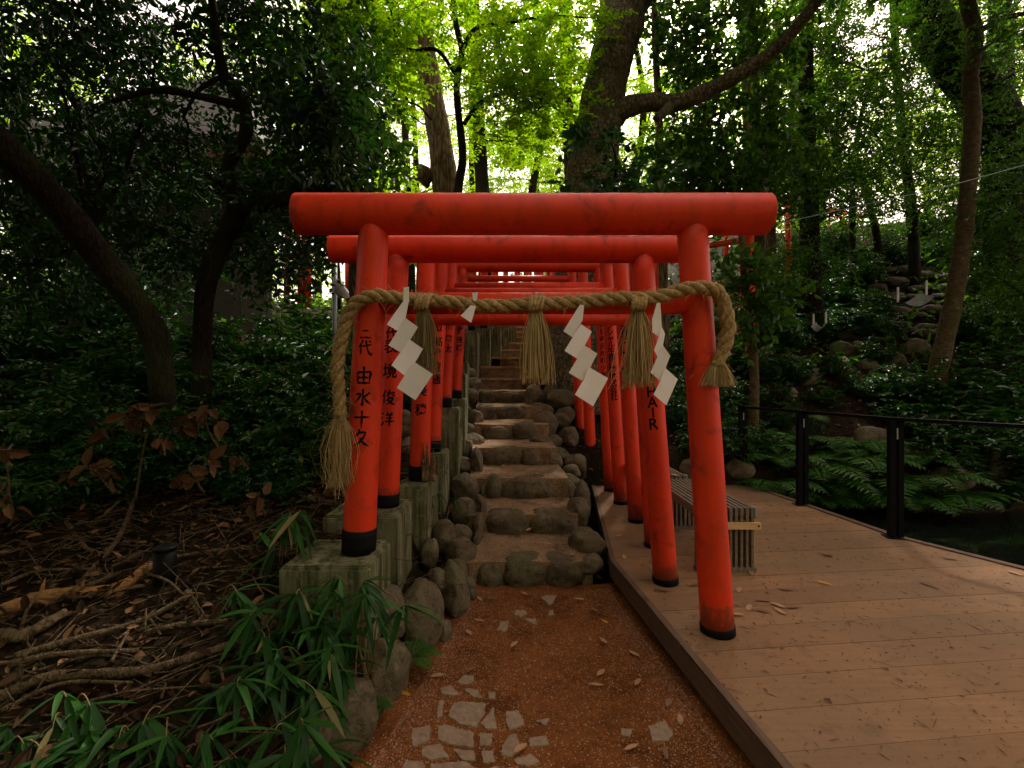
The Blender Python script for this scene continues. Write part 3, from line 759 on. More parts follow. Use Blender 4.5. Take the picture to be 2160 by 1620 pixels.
for (x, y) in POSTS:
    p_ = MB(); a = -.10 if y > 4.4 else -.25
    for dx in (-.052, .012): p_.box((dx, -.035, .008), (dx + .042, .035, 1.064), a, (x, y, 0))
    p_.box((-.0098, -.02, .10), (.0118, .02, 1.06), a, (x, y, 0))
    po = p_.build('post', M['railing'], rl)
    MB().box((-.085, -.07, .001), (.085, .07, .0075), a, (x, y, 0)).build('base_plate', M['railing'], po)
    MB().box((-.006, -.041, .90), (.006, -.0355, 1.0), a, (x, y, 0)).build('bracket', M['steel'], po)

# ------------------------------------------------------------------ torii gates
STROKES = {
 '二': [[(.22, .74), (.5, .76), (.76, .75)], [(.03, .2), (.5, .24), (.97, .21)]],
 '代': [[(.36, .96), (.22, .68), (.04, .46)], [(.23, .68), (.22, .3), (.23, .02)], [(.33, .56), (.6, .63), (.93, .70)], [(.55, .96), (.60, .6), (.74, .2), (.93, .04), (.97, .22)], [(.74, .94), (.86, .82)]],
 '由': [[(.13, .66), (.15, .3), (.17, .02)], [(.13, .64), (.5, .66), (.86, .68), (.84, .35), (.82, .02)], [(.16, .36), (.84, .38)], [(.17, .07), (.83, .08)], [(.5, .99), (.5, .5), (.5, .07)]],
 '水': [[(.50, .99), (.50, .4), (.49, .06), (.37, .15)], [(.08, .64), (.36, .69), (.26, .42), (.02, .16)], [(.90, .78), (.74, .64), (.58, .53)], [(.54, .60), (.70, .32), (.99, .10)]],
 '十': [[(.02, .58), (.5, .62), (.98, .63)], [(.5, 1.0), (.5, .5), (.5, -.02)]],
 '久': [[(.42, .99), (.32, .72), (.10, .50)], [(.36, .77), (.74, .80), (.58, .42), (.32, .16), (.03, .02)], [(.46, .50), (.64, .22), (.98, .02)]],
 '洋': [[(.08, .92), (.2, .80)], [(.01, .62), (.14, .52)], [(.02, .03), (.12, .14), (.24, .36)], [(.45, .97), (.54, .85)], [(.84, .99), (.70, .84)], [(.38, .78), (.92, .81)], [(.42, .57), (.88, .59)], [(.32, .34), (.99, .37)], [(.65, .80), (.65, .4), (.65, -.02)]],
 '俊': [[(.28, .97), (.18, .7), (.02, .48)], [(.18, .68), (.18, .3), (.18, .0)], [(.62, .99), (.46, .78), (.86, .80)], [(.78, .90), (.93, .74)], [(.54, .70), (.40, .54)], [(.74, .70), (.95, .56)], [(.58, .54), (.48, .36), (.34, .24)], [(.54, .44), (.82, .46), (.64, .18), (.32, .0)], [(.50, .32), (.70, .12), (.99, .0)]],
}
def stroke_pts(st, wd):
    P = np.array(st, float)
    if len(P) > 2: P, _ = smooth_path(np.c_[P, np.zeros(len(P))], np.ones(len(P)), 6); P = P[:, :2]
    else: P = P[0] + (P[1] - P[0]) * np.linspace(0, 1, 9)[:, None]
    T = nrm(np.gradient(P, axis=0)); N = np.c_[-T[:, 1], T[:, 0]]
    t = np.linspace(0, 1, len(P)); w_ = wd * (.62 + .38 * np.cos(t * np.pi * 1.7) ** 2) * np.interp(t, [0, .06, .8, 1], [.55, 1.1, 1, .42])
    return P + N * w_[:, None], P - N * w_[:, None]

class Pillar:
    def __init__(s, base, top, r0, r1):
        s.b = np.array(base, float); s.t = np.array(top, float); s.r0 = r0; s.r1 = r1
        s.L = np.linalg.norm(s.t - s.b); s.a = (s.t - s.b) / s.L
        f = np.array([0, -1.0, 0]); s.f = nrm(f - s.a * np.dot(f, s.a)); s.g = np.cross(s.a, s.f) * -1.0
        if s.g[0] < 0: s.g = -s.g
    def r(s, d): return s.r0 + (s.r1 - s.r0) * d / s.L
    def wrap(s, u, d, off, phi):
        "u: metres round the pillar, d: metres up from the base"
        r = s.r(d); an = phi + u / r
        return s.b + s.a * d[:, None] + (r + off)[:, None] * (np.cos(an)[:, None] * s.f + np.sin(an)[:, None] * s.g)
    def d_at_py(s, py):
        d = np.linspace(0, s.L, 600); P = s.b + s.a * d[:, None] + s.f * s.r(d)[:, None]
        y = 810 - (P[:, 2] - CAMZ) / P[:, 1] * FPX
        return float(d[np.argmin(abs(y - py))])

def glyph(mb, pil, ch, d, size, phi, bold=.075, asp=.95):
    if ch in STROKES:
        for st_ in STROKES[ch]:
            A, B = stroke_pts(st_, bold); n = len(A)
            V = np.concatenate([A, B]); V = (V - .5) * np.array([size * asp, size])
            W = pil.wrap(V[:, 0], d + V[:, 1], np.full(2 * n, .0012), phi); i = np.arange(n - 1)
            mb.add(W, [np.stack([i, i + 1, n + i + 1, n + i], -1)])
        return
    import bmesh
    c = bpy.data.curves.new('t', 'FONT'); c.body = ch; c.resolution_u = 4; c.offset = .022
    o = bpy.data.objects.new('t', c); COL.objects.link(o); bpy.context.view_layer.update()
    me = o.to_mesh(); bm = bmesh.new(); bm.from_mesh(me); o.to_mesh_clear()
    for x in np.linspace(-.1, 1.1, 13):
        bmesh.ops.bisect_plane(bm, geom=bm.verts[:] + bm.edges[:] + bm.faces[:], plane_co=(x, 0, 0), plane_no=(1, 0, 0))
    V = np.array([v.co[:2] for v in bm.verts])
    if len(V):
        lo, hi = V.min(0), V.max(0); cen = (lo + hi) / 2
        if not ch.isascii(): cen = np.array([.5, .38])
        sc = size / (.90 if not ch.isascii() else .72)
        U = (V - cen) * sc; U[:, 0] *= asp
        U[:, 1] += U[:, 0] * .08        # hand-painted rise to the right
        Wp = pil.wrap(U[:, 0], d + U[:, 1], np.full(len(U), .0012), phi)
        bm.verts.index_update()
        by = {}
        for f in bm.faces: by.setdefault(len(f.verts), []).append([v.index for v in f.verts])
        mb.add(Wp, [np.array(q) for q in by.values()])
    bm.free(); bpy.data.objects.remove(o); bpy.data.curves.remove(c)

def gate(label, LB, LT, RB, RT, lint, nuki_z, r, lr, nr, bands, texts, group='red gates over the stairs', Y=None, ink='ink', nspan=0.0):
    """LB.. pillar base/top centres (x, z); lint (x0, x1, z)"""
    root = thing('torii_gate', ((LB[0] + RB[0]) / 2, Y, min(LB[1], RB[1])), label, 'torii gate', group)
    pl = Pillar((LB[0], Y, LB[1]), (LT[0], Y, lint[2]), r * 1.06, r * .97); pr = Pillar((RB[0], Y, RB[1]), (RT[0], Y, lint[2]), r * 1.06, r * .97)
    for pi, pil in enumerate((pl, pr)):
        n = 14; t = np.linspace(0, 1, n)
        rg = np.random.default_rng(int(Y * 100) + pi)
        rr = pil.r(t * pil.L) * (1 + .006 * rg.normal(size=n))
        po = MB().tube(pil.b + pil.a * (t * pil.L)[:, None], rr, 36).build('pillar', M['red_post'], root, True)
        bh = bands[pi]
        tt = np.linspace(-.0, bh, 4)
        MB().tube(pil.b + pil.a * tt[:, None], pil.r(tt) + .0045, 36).build('base_band', M['black'], po, True)
        if texts and texts[pi]:
            phi, size, items = texts[pi]
            for it in items:
                ch, py = it[0], it[1]; sz = it[2] if len(it) > 2 else size
                tm = MB(); glyph(tm, pil, ch, pil.d_at_py(py), sz * 1.14, phi)
                tm.build('painted_character', M[ink], po)
    lb = MB(); n = 20; x = np.linspace(lint[0], lint[1], n); rg = np.random.default_rng(int(Y * 77))
    e = .012
    lb.tube(np.c_[x, np.full(n, Y), np.full(n, lint[2])], np.full(n, lr), 48, False)
    for xe, s in ((x[0], -1), (x[-1], 1)):
        an = np.linspace(0, 2 * np.pi, 48, endpoint=False); i = np.arange(48)
        ring = lambda r, dx: np.c_[np.full(48, xe + s * dx), Y + r * np.cos(an), lint[2] + r * np.sin(an)]
        lb.add(np.concatenate([ring(lr, 0), ring(lr - .006, .004)]), [np.stack([i, (i + 1) % 48, 48 + (i + 1) % 48, 48 + i], -1)])
        lb.add(ring(lr - .006, .004), [i[None]])
    beam = lb.build('top_beam', M['red'], root, True)
    me = beam.data; me.polygons.foreach_set('use_smooth', [len(p.vertices) == 4 for p in me.polygons])
    if Y < 3.5:
        ck = MB(); tt = np.linspace(.27 if Y < 3 else .55, .87 if Y < 3 else .95, 60); xx = x[0] + (x[-1] - x[0]) * tt
        an = 1.02 + .03 * np.sin(tt * 31) + .02 * np.sin(tt * 77) + (.12 if Y < 3 else -.4) * (tt - .5)
        w_ = .0028 * np.sin((tt - tt[0]) / (tt[-1] - tt[0]) * np.pi) * (1 + .5 * np.sin(tt * 140)) + .0004
        aa = np.concatenate([an - w_ / lr, an + w_ / lr])
        ck.add(np.c_[np.tile(xx, 2), Y - (lr + .0008) * np.cos(aa), lint[2] + (lr + .0008) * np.sin(aa)], [np.stack([np.arange(59), np.arange(59) + 1, np.arange(59) + 61, np.arange(59) + 60], -1)])
        ck.build('crack', M['ink'], beam)
    def xat(p, z): return float(np.interp(z, [p.b[2], p.t[2]], [p.b[0], p.t[0]]))
    xl = xat(pl, nuki_z) - nspan; xr = xat(pr, nuki_z) + nspan
    MB().tube([(xl, Y, nuki_z), ((xl + xr) / 2, Y, nuki_z), (xr, Y, nuki_z)], [nr] * 3, 28).build('tie_beam', M['red'], root, True)
    return root, pl, pr

T1 = (.10, .062, [('二', 705, .062), ('代', 732, .075), ('由', 791, .088), ('水', 838, .085), ('十', 884, .085), ('久', 923, .085)])
G1, P1L, P1R = gate('nearest and largest vermilion gate, carrying the straw rope', (-.866, .459), (-.777, 0), (1.163, 0), (1.013, 0), (-1.206, 1.438, 2.359), 1.856, .085, .114, .0617, (.13, .045), (T1, None), Y=2.68)
T2 = (.02, .085, [('代', 703), ('表', 730), ('境', 782, .088), ('俊', 838, .090), ('洋', 884, .088)])
T2r = (-.30, .062, [('V', 711), ('A', 737), ('N', 763), ('S', 790), ('H', 825, .066), ('A', 848, .066), ('I', 870, .06), ('R', 893, .07)])
gate('second vermilion gate, its right pillar lettered down to HAIR', (-.888, .546), (-.805, 0), (1.085, 0), (.915, 0), (-1.272, 1.354, 2.352), 1.865, .080, .095, .052, (.085, .045), (T2, T2r), Y=3.35)
T3 = (.10, .085, [('筧', 755), ('美', 823), ('穂', 864)])
gate('third vermilion gate, with a rotten strip at the foot of its left pillar', (-.800, .58), (-.735, 0), (1.235, 0), (1.085, 0), (-1.10, 1.44, 2.57), 2.06, .083, .092, .052, (.12, .04), (T3, None), Y=4.09)
T4 = (.25, .085, [('取', 690, .07), ('髙', 720), ('尾', 746), ('俊', 773), ('通', 800)])
T4r = (-.25, .085, [('式', 681, .07), ('会', 694, .07), ('社', 707, .07), ('口', 732, .12), ('イ', 775, .12), ('ー', 820, .05)])
gate('fourth vermilion gate, with black writing ending above its grey block', (-.815, .72), (-.715, 0), (1.272, 0), (1.095, 0), (-1.10, 1.45, 2.78), 2.325, .079, .090, .054, (.11, .04), (T4, T4r), Y=4.83)
T5 = (.25, .08, [('川', 688), ('周', 715), ('太', 735)])
T5r = (-.22, .072, [(c, 672 + i * 13.7) for i, c in enumerate('デンシャル生命保険株式会社')])
gate('fifth vermilion gate, its right pillar carrying a long column of writing', (-.790, 1.13), (-.700, 0), (1.275, 0), (1.09, 0), (-1.05, 1.42, 2.98), 2.535, .075, .088, .056, (.11, .04), (T5, T5r), Y=5.55)
T6 = (.25, .075, [('上', 683), ('野', 697), ('佳', 716), ('路', 733)])
T6r = (-.2, .062, [(c, 684 + i * 15.2) for i, c in enumerate('05金沢片町ツ星野')])
gate('sixth vermilion gate, smaller, standing where the deck meets the stairs', (-.742, 1.21), (-.640, 0), (1.285, 0), (1.13, 0), (-.86, 1.36, 2.945), 2.50, .070, .078, .050, (.11, .04), (T6, T6r), Y=6.22)
gate('seventh vermilion gate, its right foot on a concrete block', (-.80, 1.55), (-.78, 0), (1.165, .055), (1.02, 0), (-1.05, 1.30, 3.30), 2.80, .075, .085, .052, (.11, .12), None, Y=6.92)
gate('eighth vermilion gate, its right foot on the higher concrete block', (-.85, 1.75), (-.82, 0), (1.12, .41), (.94, 0), (-1.1, 1.25, 3.52), 3.09, .072, .085, .050, (.11, .12), None, Y=7.6)
gate('ninth vermilion gate, left foot on the grey kerb where the stairs bend', (-.79, 2.42), (-.75, 0), (1.15, 1.4), (1.05, 0), (-1.05, 1.30, 4.35), 3.9, .068, .08, .05, (.12, .12), None, Y=9.3)
gate('tenth vermilion gate, second one along the grey kerb', (-.60, 2.56), (-.57, 0), (1.35, 1.7), (1.25, 0), (-.85, 1.55, 4.75), 4.3, .07, .08, .05, (.12, .12), None, Y=10.1)
gate('eleventh vermilion gate, last one above the grey kerb', (-.385, 2.70), (-.36, 0), (1.60, 2.0), (1.5, 0), (-.65, 1.8, 5.05), 4.6, .07, .08, .05, (.12, .12), None, Y=10.8)

# rotten splinters and dead wood against the third gate's left foot
rs_ = thing('rotten_post', at(901, 1005, 4.0), 'rotten splintered stake stuck to the foot of the third left pillar', 'post')
mb = MB(); rng = np.random.default_rng(3)
for i in range(9):
    x = -.70 + rng.uniform(-.045, .045); h = rng.uniform(.2, .45) * (1 - abs(x + .70) * 6)
    mb.tube([(x, 3.985, .585), (x + rng.normal() * .006, 3.99, .585 + h * .6), (x + rng.normal() * .01, 4.0, .585 + h)], [.016, .012, .002], 6)
mb.build('splinters', M['bark_red'], rs_)

# far gates, seen across the stairs
def far_gate_parts(root, h, wdt, r):
    for s in (-1, 1):
        po = MB().tube([(s * wdt / 2 * 1.06, 0, 0), (s * wdt / 2, 0, h)], [r, r * .95], 16).build('pillar', M['red'], None, True); po.parent = root
        bo = MB().tube([(s * wdt / 2 * 1.06, 0, 0), (s * wdt / 2 * 1.058, 0, .12)], [r + .004] * 2, 16).build('base_band', M['black'], None, True); bo.parent = po
    q = MB().tube([(-wdt / 2 - .38, 0, h), (0, 0, h), (wdt / 2 + .38, 0, h)], [r * 1.15] * 3, 18).build('top_beam', M['red'], None, True); q.parent = root
    q = MB().tube([(-wdt / 2, 0, h - .48), (wdt / 2, 0, h - .48)], [r * .7] * 2, 14).build('tie_beam', M['red'], None, True); q.parent = root
fg0 = None
FAR = []
for i, (x, y) in enumerate([(-1.45, 15.2), (-1.1, 15.3), (-.72, 15.4), (-.38, 15.5), (-.02, 15.6), (.36, 15.6), (.72, 15.5), (1.08, 15.4), (1.45, 15.2), (1.85, 15.0), (2.3, 14.7)]):
    FAR.append((x, y, 78, f'red gate seen edge-on beyond the stairs, {["first","second","third","fourth","fifth","sixth","seventh","eighth","ninth","tenth","eleventh"][i]} from the left of that row', 'red gates crossing beyond the stairs', 2.9, 0.0))
for i, (px, Y) in enumerate([(613, 14.5), (633, 15.2), (690, 15.5), (720, 16.2)]):
    p = at(px, 640, Y); FAR.append((p[0] - .5, Y, 62, f'distant red gate among leaves left of the front gate, {["leftmost","second from left","third from left","rightmost"][i]} of four', 'red gates on the upper path at left', 3.0, 0))
for i, (gx, gy, hh_) in enumerate([(3.88, 9.75, 3.05), (4.35, 10.9, 2.95), (6.9, 13.4, 2.6)]):
    FAR.append((gx, gy, -35, f'red gate on the hillside behind the front right pillar, {["nearest","middle","farthest"][i]} of three', 'red gates on the hillside at right', hh_, 0.0))
for i, (px, Y) in enumerate([(1765, 21.0), (1788, 21.5), (1806, 22.0)]):
    p = at(px, 510, Y); FAR.append((p[0], Y, 20, f'tiny red gate on the ridge in sunlit grass, {["left","middle","right"][i]} of three', 'tiny red gates on the ridge', 1.5, -.1))
for k, (x, y, rot, lab, grp, hh, dz) in enumerate(FAR):
    z = float(hgt(x, y)) + dz
    if fg0 is None:
        o = thing('torii_gate', (x, y, z), lab, 'torii gate', grp); far_gate_parts(o, 2.9, 1.7, .085); fg0 = o
    else:
        o = copy_tree(fg0); tag(o, lab, 'torii gate', grp); o.location = (x, y, z)
    o.rotation_euler = (0, 0, R(rot)); o.scale = (hh / 2.9,) * 3

# concrete blocks under the left pillars
def block(x0, x1, y0, y1, z0, z1, label, hole=False, rot=0.0):
    root = thing('concrete_block', ((x0 + x1) / 2, (y0 + y1) / 2, z0), label, 'concrete block', 'concrete blocks under the gates')
    import bmesh
    bm = bmesh.new(); bmesh.ops.create_cube(bm, size=1)
    for v in bm.verts:
        v.co = Vector((x0 + (v.co.x + .5) * (x1 - x0), y0 + (v.co.y + .5) * (y1 - y0), z0 + (v.co.z + .5) * (z1 - z0)))
    bmesh.ops.bevel(bm, geom=bm.edges[:], offset=.012, segments=2, affect='EDGES')
    me = bpy.data.meshes.new('block_body'); bm.to_mesh(me); bm.free()
    for v in me.vertices: v.co -= Vector(root['_o'])
    me.materials.append(M['concrete'])
    o = bpy.data.objects.new('block_body', me); COL.objects.link(o); o.parent = root
    # raised rim on the top face
    rim = MB(); w_ = .028
    for lo, hi in (((x0 + .02, y0 + .02), (x1 - .02, y0 + .02 + w_)), ((x0 + .02, y1 - .02 - w_), (x1 - .02, y1 - .02)), ((x0 + .02, y0 + .0205 + w_), (x0 + .02 + w_, y1 - .0205 - w_)), ((x1 - .02 - w_, y0 + .0205 + w_), (x1 - .02, y1 - .0205 - w_))):
        rim.box((*lo, z1 + .0005), (*hi, z1 + .008))
    rim.build('rim', M['concrete'], root)
    if hole:
        h = MB(); yc = (y0 + y1) / 2; zc = z1 - .17; rr = .05
        a = np.linspace(0, 2 * np.pi, 24, endpoint=False)
        ring = lambda x, r: np.c_[np.full(24, x), yc + r * np.cos(a), zc + r * np.sin(a)]
        i = np.arange(24); V = np.concatenate([ring(x1 + .012, rr * 1.18), ring(x1 + .012, rr), ring(x1 + .003, rr * .97), [[x1 + .003, yc, zc]], ring(x1 - .004, rr * 1.25)])
        h.add(V, [np.stack([i, (i + 1) % 24, 24 + (i + 1) % 24, 24 + i], -1), np.stack([24 + i, 24 + (i + 1) % 24, 48 + (i + 1) % 24, 48 + i], -1), np.stack([48 + i, 48 + (i + 1) % 24, np.full(24, 72)], -1), np.stack([73 + i, 73 + (i + 1) % 24, (i + 1) % 24, i], -1)])
        h.build('drain_hole', M['concrete'], root)
    return root
block(-1.20, -.735, 2.43, 2.88, -.25, .453, 'front concrete block, stained green, under the nearest left pillar')
block(-1.23, -.745, 3.07, 3.53, -.15, .540, 'second concrete block, behind and above the front one')
block(-1.05, -.675, 3.77, 4.33, .0, .574, 'third concrete block, with rotten wood beside the pillar on it', True)
block(-1.02, -.665, 4.58, 5.05, .1, .712, 'fourth concrete block, with a round hole in its side facing the stairs', True)
block(-.94, -.60, 5.30, 5.74, .3, 1.122, 'tall fifth concrete block, with an oval hole facing the stairs', True)
block(-.87, -.60, 6.02, 6.45, .5, 1.202, 'narrow tall sixth concrete block beside the stairs')
block(-.93, -.66, 6.72, 7.15, .8, 1.542, 'seventh concrete block, behind the tall narrow one')
block(-.98, -.70, 7.4, 7.85, 1.0, 1.742, 'eighth concrete block, dark, at the left of the upper steps')
block(.98, 1.36, 6.75, 7.15, -.2, .05, 'low concrete block under the seventh gate, right of the stairs')
block(.92, 1.32, 7.4, 7.85, .1, .404, 'mossy concrete block under the eighth gate, right of the stairs')
kb = [(-1.00, -.66, 9.0, 9.78, 2.41, 'lowest'), (-.86, -.46, 9.8, 10.48, 2.55, 'second'), (-.66, -.25, 10.5, 11.28, 2.69, 'third'), (-.50, -.08, 11.3, 12.1, 2.83, 'fourth'), (-.34, .10, 12.12, 12.9, 2.98, 'highest')]
for x0, x1, y0, y1, z1, nm in kb:
    block(x0, x1, y0, y1, .9, z1, f'tall pale kerb block beside the upper steps, {nm} of five')
for i, (x, y, z) in enumerate([(1.15, 9.3, 1.4), (1.35, 10.1, 1.7), (1.60, 10.8, 2.0)]):
    block(x - .18, x + .18, y - .2, y + .2, z - .6, z - .006, f'concrete block under the right foot of the {["ninth","tenth","eleventh"][i]} gate')
#@@ROPE

# ------------------------------------------------------------------ rope, tassels, paper
def strand_rope(mb, path, rad, turns, hair_mb=None, rng=None, hairs=0):
    P = np.array(path, float); n = len(P)
    T = nrm(np.gradient(P, axis=0))
    u = np.array([0, 1.0, 0]); U = np.zeros_like(P)
    for i in range(n):
        u = u - T[i] * np.dot(u, T[i]); u = u / np.linalg.norm(u); U[i] = u
    W = np.cross(T, U)
    s = np.concatenate([[0], np.cumsum(np.linalg.norm(np.diff(P, axis=0), axis=1))])
    rad = np.broadcast_to(rad, (n,))
    for k in range(3):
        ph = k * 2 * np.pi / 3 + 2 * np.pi * turns * s
        C = P + rad[:, None] * .50 * (np.cos(ph)[:, None] * U + np.sin(ph)[:, None] * W)
        mb.tube(C, rad * .60 * (1 + .05 * np.sin(s * 90 + k)), 12)
    if hair_mb is not None:
        for _ in range(hairs):
            i = rng.integers(2, n - 2); a = rng.uniform(0, 2 * np.pi)
            o = np.cos(a) * U[i] + np.sin(a) * W[i]
            p0 = P[i] + o * rad[i] * .95; L = rng.exponential(.022) + .008
            if rng.uniform() < .06: L += rng.uniform(.03, .08)
            d = nrm(o * .7 + T[i] * rng.normal() * .9)
            p1 = p0 + d * L * .5; p2 = p1 + nrm(d + np.array([0, 0, -1.1]) * rng.uniform(0, 1.4)) * L * .6
            hair_mb.tube([p0, p1, p2], [.0010, .0008, .0004], 3, False)

RP = [(716, 905, 2.60), (718, 872, 2.60), (715, 820, 2.60), (712, 770, 2.59), (722, 710, 2.585), (733, 668, 2.575), (752, 638, 2.555), (790, 624, 2.545), (830, 628, 2.548), (868, 632, 2.552), (905, 634, 2.553), (960, 638, 2.553), (1000, 643, 2.553), (1060, 645, 2.553), (1120, 641, 2.553), (1180, 639, 2.553),
      (1240, 635, 2.553), (1300, 629, 2.553), (1350, 630, 2.552), (1395, 625, 2.552), (1440, 611, 2.547), (1480, 607, 2.543), (1510, 614, 2.55), (1527, 642, 2.57), (1536, 690, 2.575), (1530, 725, 2.575), (1520, 752, 2.575), (1513, 774, 2.575)]
rope_root = thing('straw_rope', at(1100, 640, 2.55), 'thick twisted straw rope tied across both pillars of the nearest gate', 'rope')
pth, _ = smooth_path([at(*p) for p in RP], np.ones(len(RP)), 10)
rng = np.random.default_rng(11)
rad = np.full(len(pth), .0365) * np.interp(np.arange(len(pth)) / len(pth), [0, .03, .12, .5, .9, 1], [.6, .85, .95, .96, 1.03, .80])
hair = MB(); rb = MB()
strand_rope(rb, pth, rad, 4.6, hair, rng, 900)
rb.build('rope_body', M['rope'], rope_root, True)
hair.build('loose_fibres', M['straw'], rope_root)

def tassel(mb, top, w0, w1, L, n, rng, curl=.25, thick=.0013, wild=.05, depth=.7):
    for _ in range(n):
        a = rng.uniform(0, 2 * np.pi); q = math.sqrt(rng.uniform(0, 1))
        ux, uy = q * math.cos(a), q * math.sin(a) * depth
        l = L * rng.uniform(.90, 1.03) if rng.uniform() > .12 else L * rng.uniform(.55, .95)
        k = 1 + (rng.uniform(.3, 1.1) if rng.uniform() < wild else 0)
        t = np.linspace(0, 1, 5)
        c1, c2 = rng.normal(size=2) * curl * w1
        X = w0 * ux + (w1 * ux * k - w0 * ux) * t ** .8 + c1 * np.sin(t * np.pi) + rng.normal() * .12 * w1 * t
        Y = w0 * uy + (w1 * uy * k - w0 * uy) * t ** .8 + c2 * np.sin(t * np.pi) * .5
        Z = -l * t
        mb.tube(np.c_[top[0] + X, top[1] + Y, top[2] + Z], thick * np.array([1, 1, 1, .95, .8]) * rng.uniform(.7, 1.35), 4, False)

tl = MB(); tassel(tl, at(716, 872, 2.60), .020, .062, .40, 190, np.random.default_rng(21), .55, .0012, .2)
tassel(tl, at(722, 870, 2.59), .012, .05, .47, 26, np.random.default_rng(24), 1.2, .0009, .4)
tl.build('tassel_end', M['straw'], rope_root)
tr_ = MB(); tassel(tr_, at(1515, 760, 2.575), .026, .085, .142, 420, np.random.default_rng(22), .05, .0014, .02)
tr_.build('tassel_end', M['straw'], rope_root)
bn = MB()
for px, py, w_ in ((716, 872, .030), (1514, 769, .036)):
    c = at(px, py, 2.59 if px < 900 else 2.575)
    for dz in (-.006, 0, .006):
        a = np.linspace(0, 2 * np.pi, 14); bn.tube(np.c_[c[0] + w_ * np.cos(a), c[1] + w_ * np.sin(a), np.full(14, c[2] + dz)], [.004] * 14, 5)
bn.build('binding', M['rope'], rope_root, True)

def hang_tassel(px, py, bot, w1px, n, mat, label, seed, wild=.08):
    c = at(px, py, 2.545); L = (bot - py) / FPX * 2.53; rg = np.random.default_rng(seed)
    root = thing('straw_tassel', c, label, 'tassel', 'straw tassels hanging from the rope')
    m_ = MB(); tassel(m_, c + np.array([0, -.008, -.02]), .034, w1px * .9 / FPX * 2.5 / 2, L, n, rg, .22, .0021, wild, .5)
    m_.build('straw_bundle', mat, root)
    k = MB()
    # knot looped over the rope
    a = np.linspace(-.6, 2.3, 10)
    for dx in (-.03, -.012, .008, .026):
        k.tube(np.c_[c[0] + dx + .012 * a, c[1] + .01 - .05 * np.cos(a), c[2] + .005 + .052 * np.sin(a)], [.010, .013, .014, .014, .014, .014, .013, .012, .010, .005], 7)
    for _ in range(40):
        p = c + np.array([rg.uniform(-.04, .05), rg.uniform(-.02, .02), .045]); d = np.array([rg.normal() * .02, rg.normal() * .01, rg.uniform(.01, .04)])
        k.tube([p, p + d], [.0014, .0007], 3, False)
    k.build('knot', M['rope'], root, True)
hang_tassel(1130, 648, 802, 66, 150, M['straw'], 'straw tassel in the middle, hanging over the steps', 31)
hang_tassel(1345, 648, 810, 86, 150, M['straw'], 'wide straw tassel at right, between two zigzag papers', 32, .16)
hang_tassel(893, 645, 792, 60, 160, M['green_straw'], 'dark greenish straw tassel at left, behind the zigzag paper', 33, .18)

def z1(p): return [(560 + x / 3.115, 380 + y / 3.115) for x, y in p]
def z2(p): return [(1100 + x / 3.116, 380 + y / 3.116) for x, y in p]
def z6(p): return [(940 + x / 5.4, 540 + y / 5.4) for x, y in p]
def paper(segs, label, Y0=2.50):
    c = at(*np.mean(segs[0], 0), Y0)
    root = thing('paper_streamer', c, label, 'paper streamer', 'white zigzag papers on the rope')
    mb = MB(); rgp = np.random.default_rng(len(label))
    for i, sg in enumerate(segs):
        P = np.array(sg, float); cx, cy = P.mean(0); n = len(P)
        Q = np.concatenate([P[k] + (P[(k + 1) % n] - P[k]) * np.linspace(0, 1, 6, endpoint=False)[:, None] for k in range(n)])
        rings = [np.array([cx, cy]) + (Q - [cx, cy]) * s for s in (1, .75, .5, .25)]
        A = np.concatenate(rings + [[[cx, cy]]]); m = len(Q); q1, q2 = rgp.uniform(-1, 1, 2)
        ux = (A[:, 0] - cx) / 45; uy = (A[:, 1] - cy) / 45
        Y = Y0 - .004 * i + ux * (.016 if i % 2 else -.013) + uy * .006 + .005 * q1 * ux * ux + .004 * q2 * uy * uy + .004 * ux * uy - .0022 * np.abs(ux * .7 + uy * q2)
        F = np.array([at(x, y, yy) for (x, y), yy in zip(A, Y)])
        j = np.arange(m); jn = (j + 1) % m; fs = []
        for off, fl in ((0, 1), (1, -1)):
            o_ = off * len(A)
            for r_ in range(3): fs.append(np.stack([r_ * m + j, r_ * m + jn, (r_ + 1) * m + jn, (r_ + 1) * m + j], -1)[:, ::fl] + o_)
            fs.append(np.stack([3 * m + j, 3 * m + jn, np.full(m, 4 * m)], -1)[:, ::fl] + o_)
        fs.append(np.stack([j, len(A) + j, len(A) + jn, jn], -1))
        mb.add(np.concatenate([F, F + [0, .0009, 0]]), fs)
    mb.build('folded_paper', M['paper'], root)
paper([z1([(908, 706), (943, 700), (943, 800), (905, 795)]), z1([(905, 795), (941, 797), (921, 906), (869, 991), (797, 948)]), z1([(916, 903), (1002, 965), (950, 1050), (888, 1131), (808, 1085), (868, 989)]), z1([(948, 1048), (1035, 1108), (985, 1195), (914, 1286), (828, 1215), (889, 1129)]), z1([(978, 1194), (1100, 1275), (985, 1446), (862, 1365), (914, 1284)])],
      'large white zigzag paper at left, in front of the dark green tassel')
paper([z6([(300, 418), (370, 414), (350, 510), (318, 510)]), z6([(286, 560), (345, 572), (292, 760), (172, 680)])], 'small torn white paper scrap on the rope, left of centre')
paper([z6([(1530, 553), (1578, 562), (1560, 730), (1448, 927), (1340, 856)]), z6([(1543, 775), (1666, 860), (1585, 1022), (1502, 1172), (1354, 1080), (1447, 925)]), z6([(1583, 1020), (1730, 1112), (1647, 1266), (1556, 1421), (1402, 1330), (1500, 1170)]), z2([(443, 1228), (570, 1302), (471, 1486), (351, 1410), (405, 1318)])],
      'long white zigzag paper right of the middle tassel')
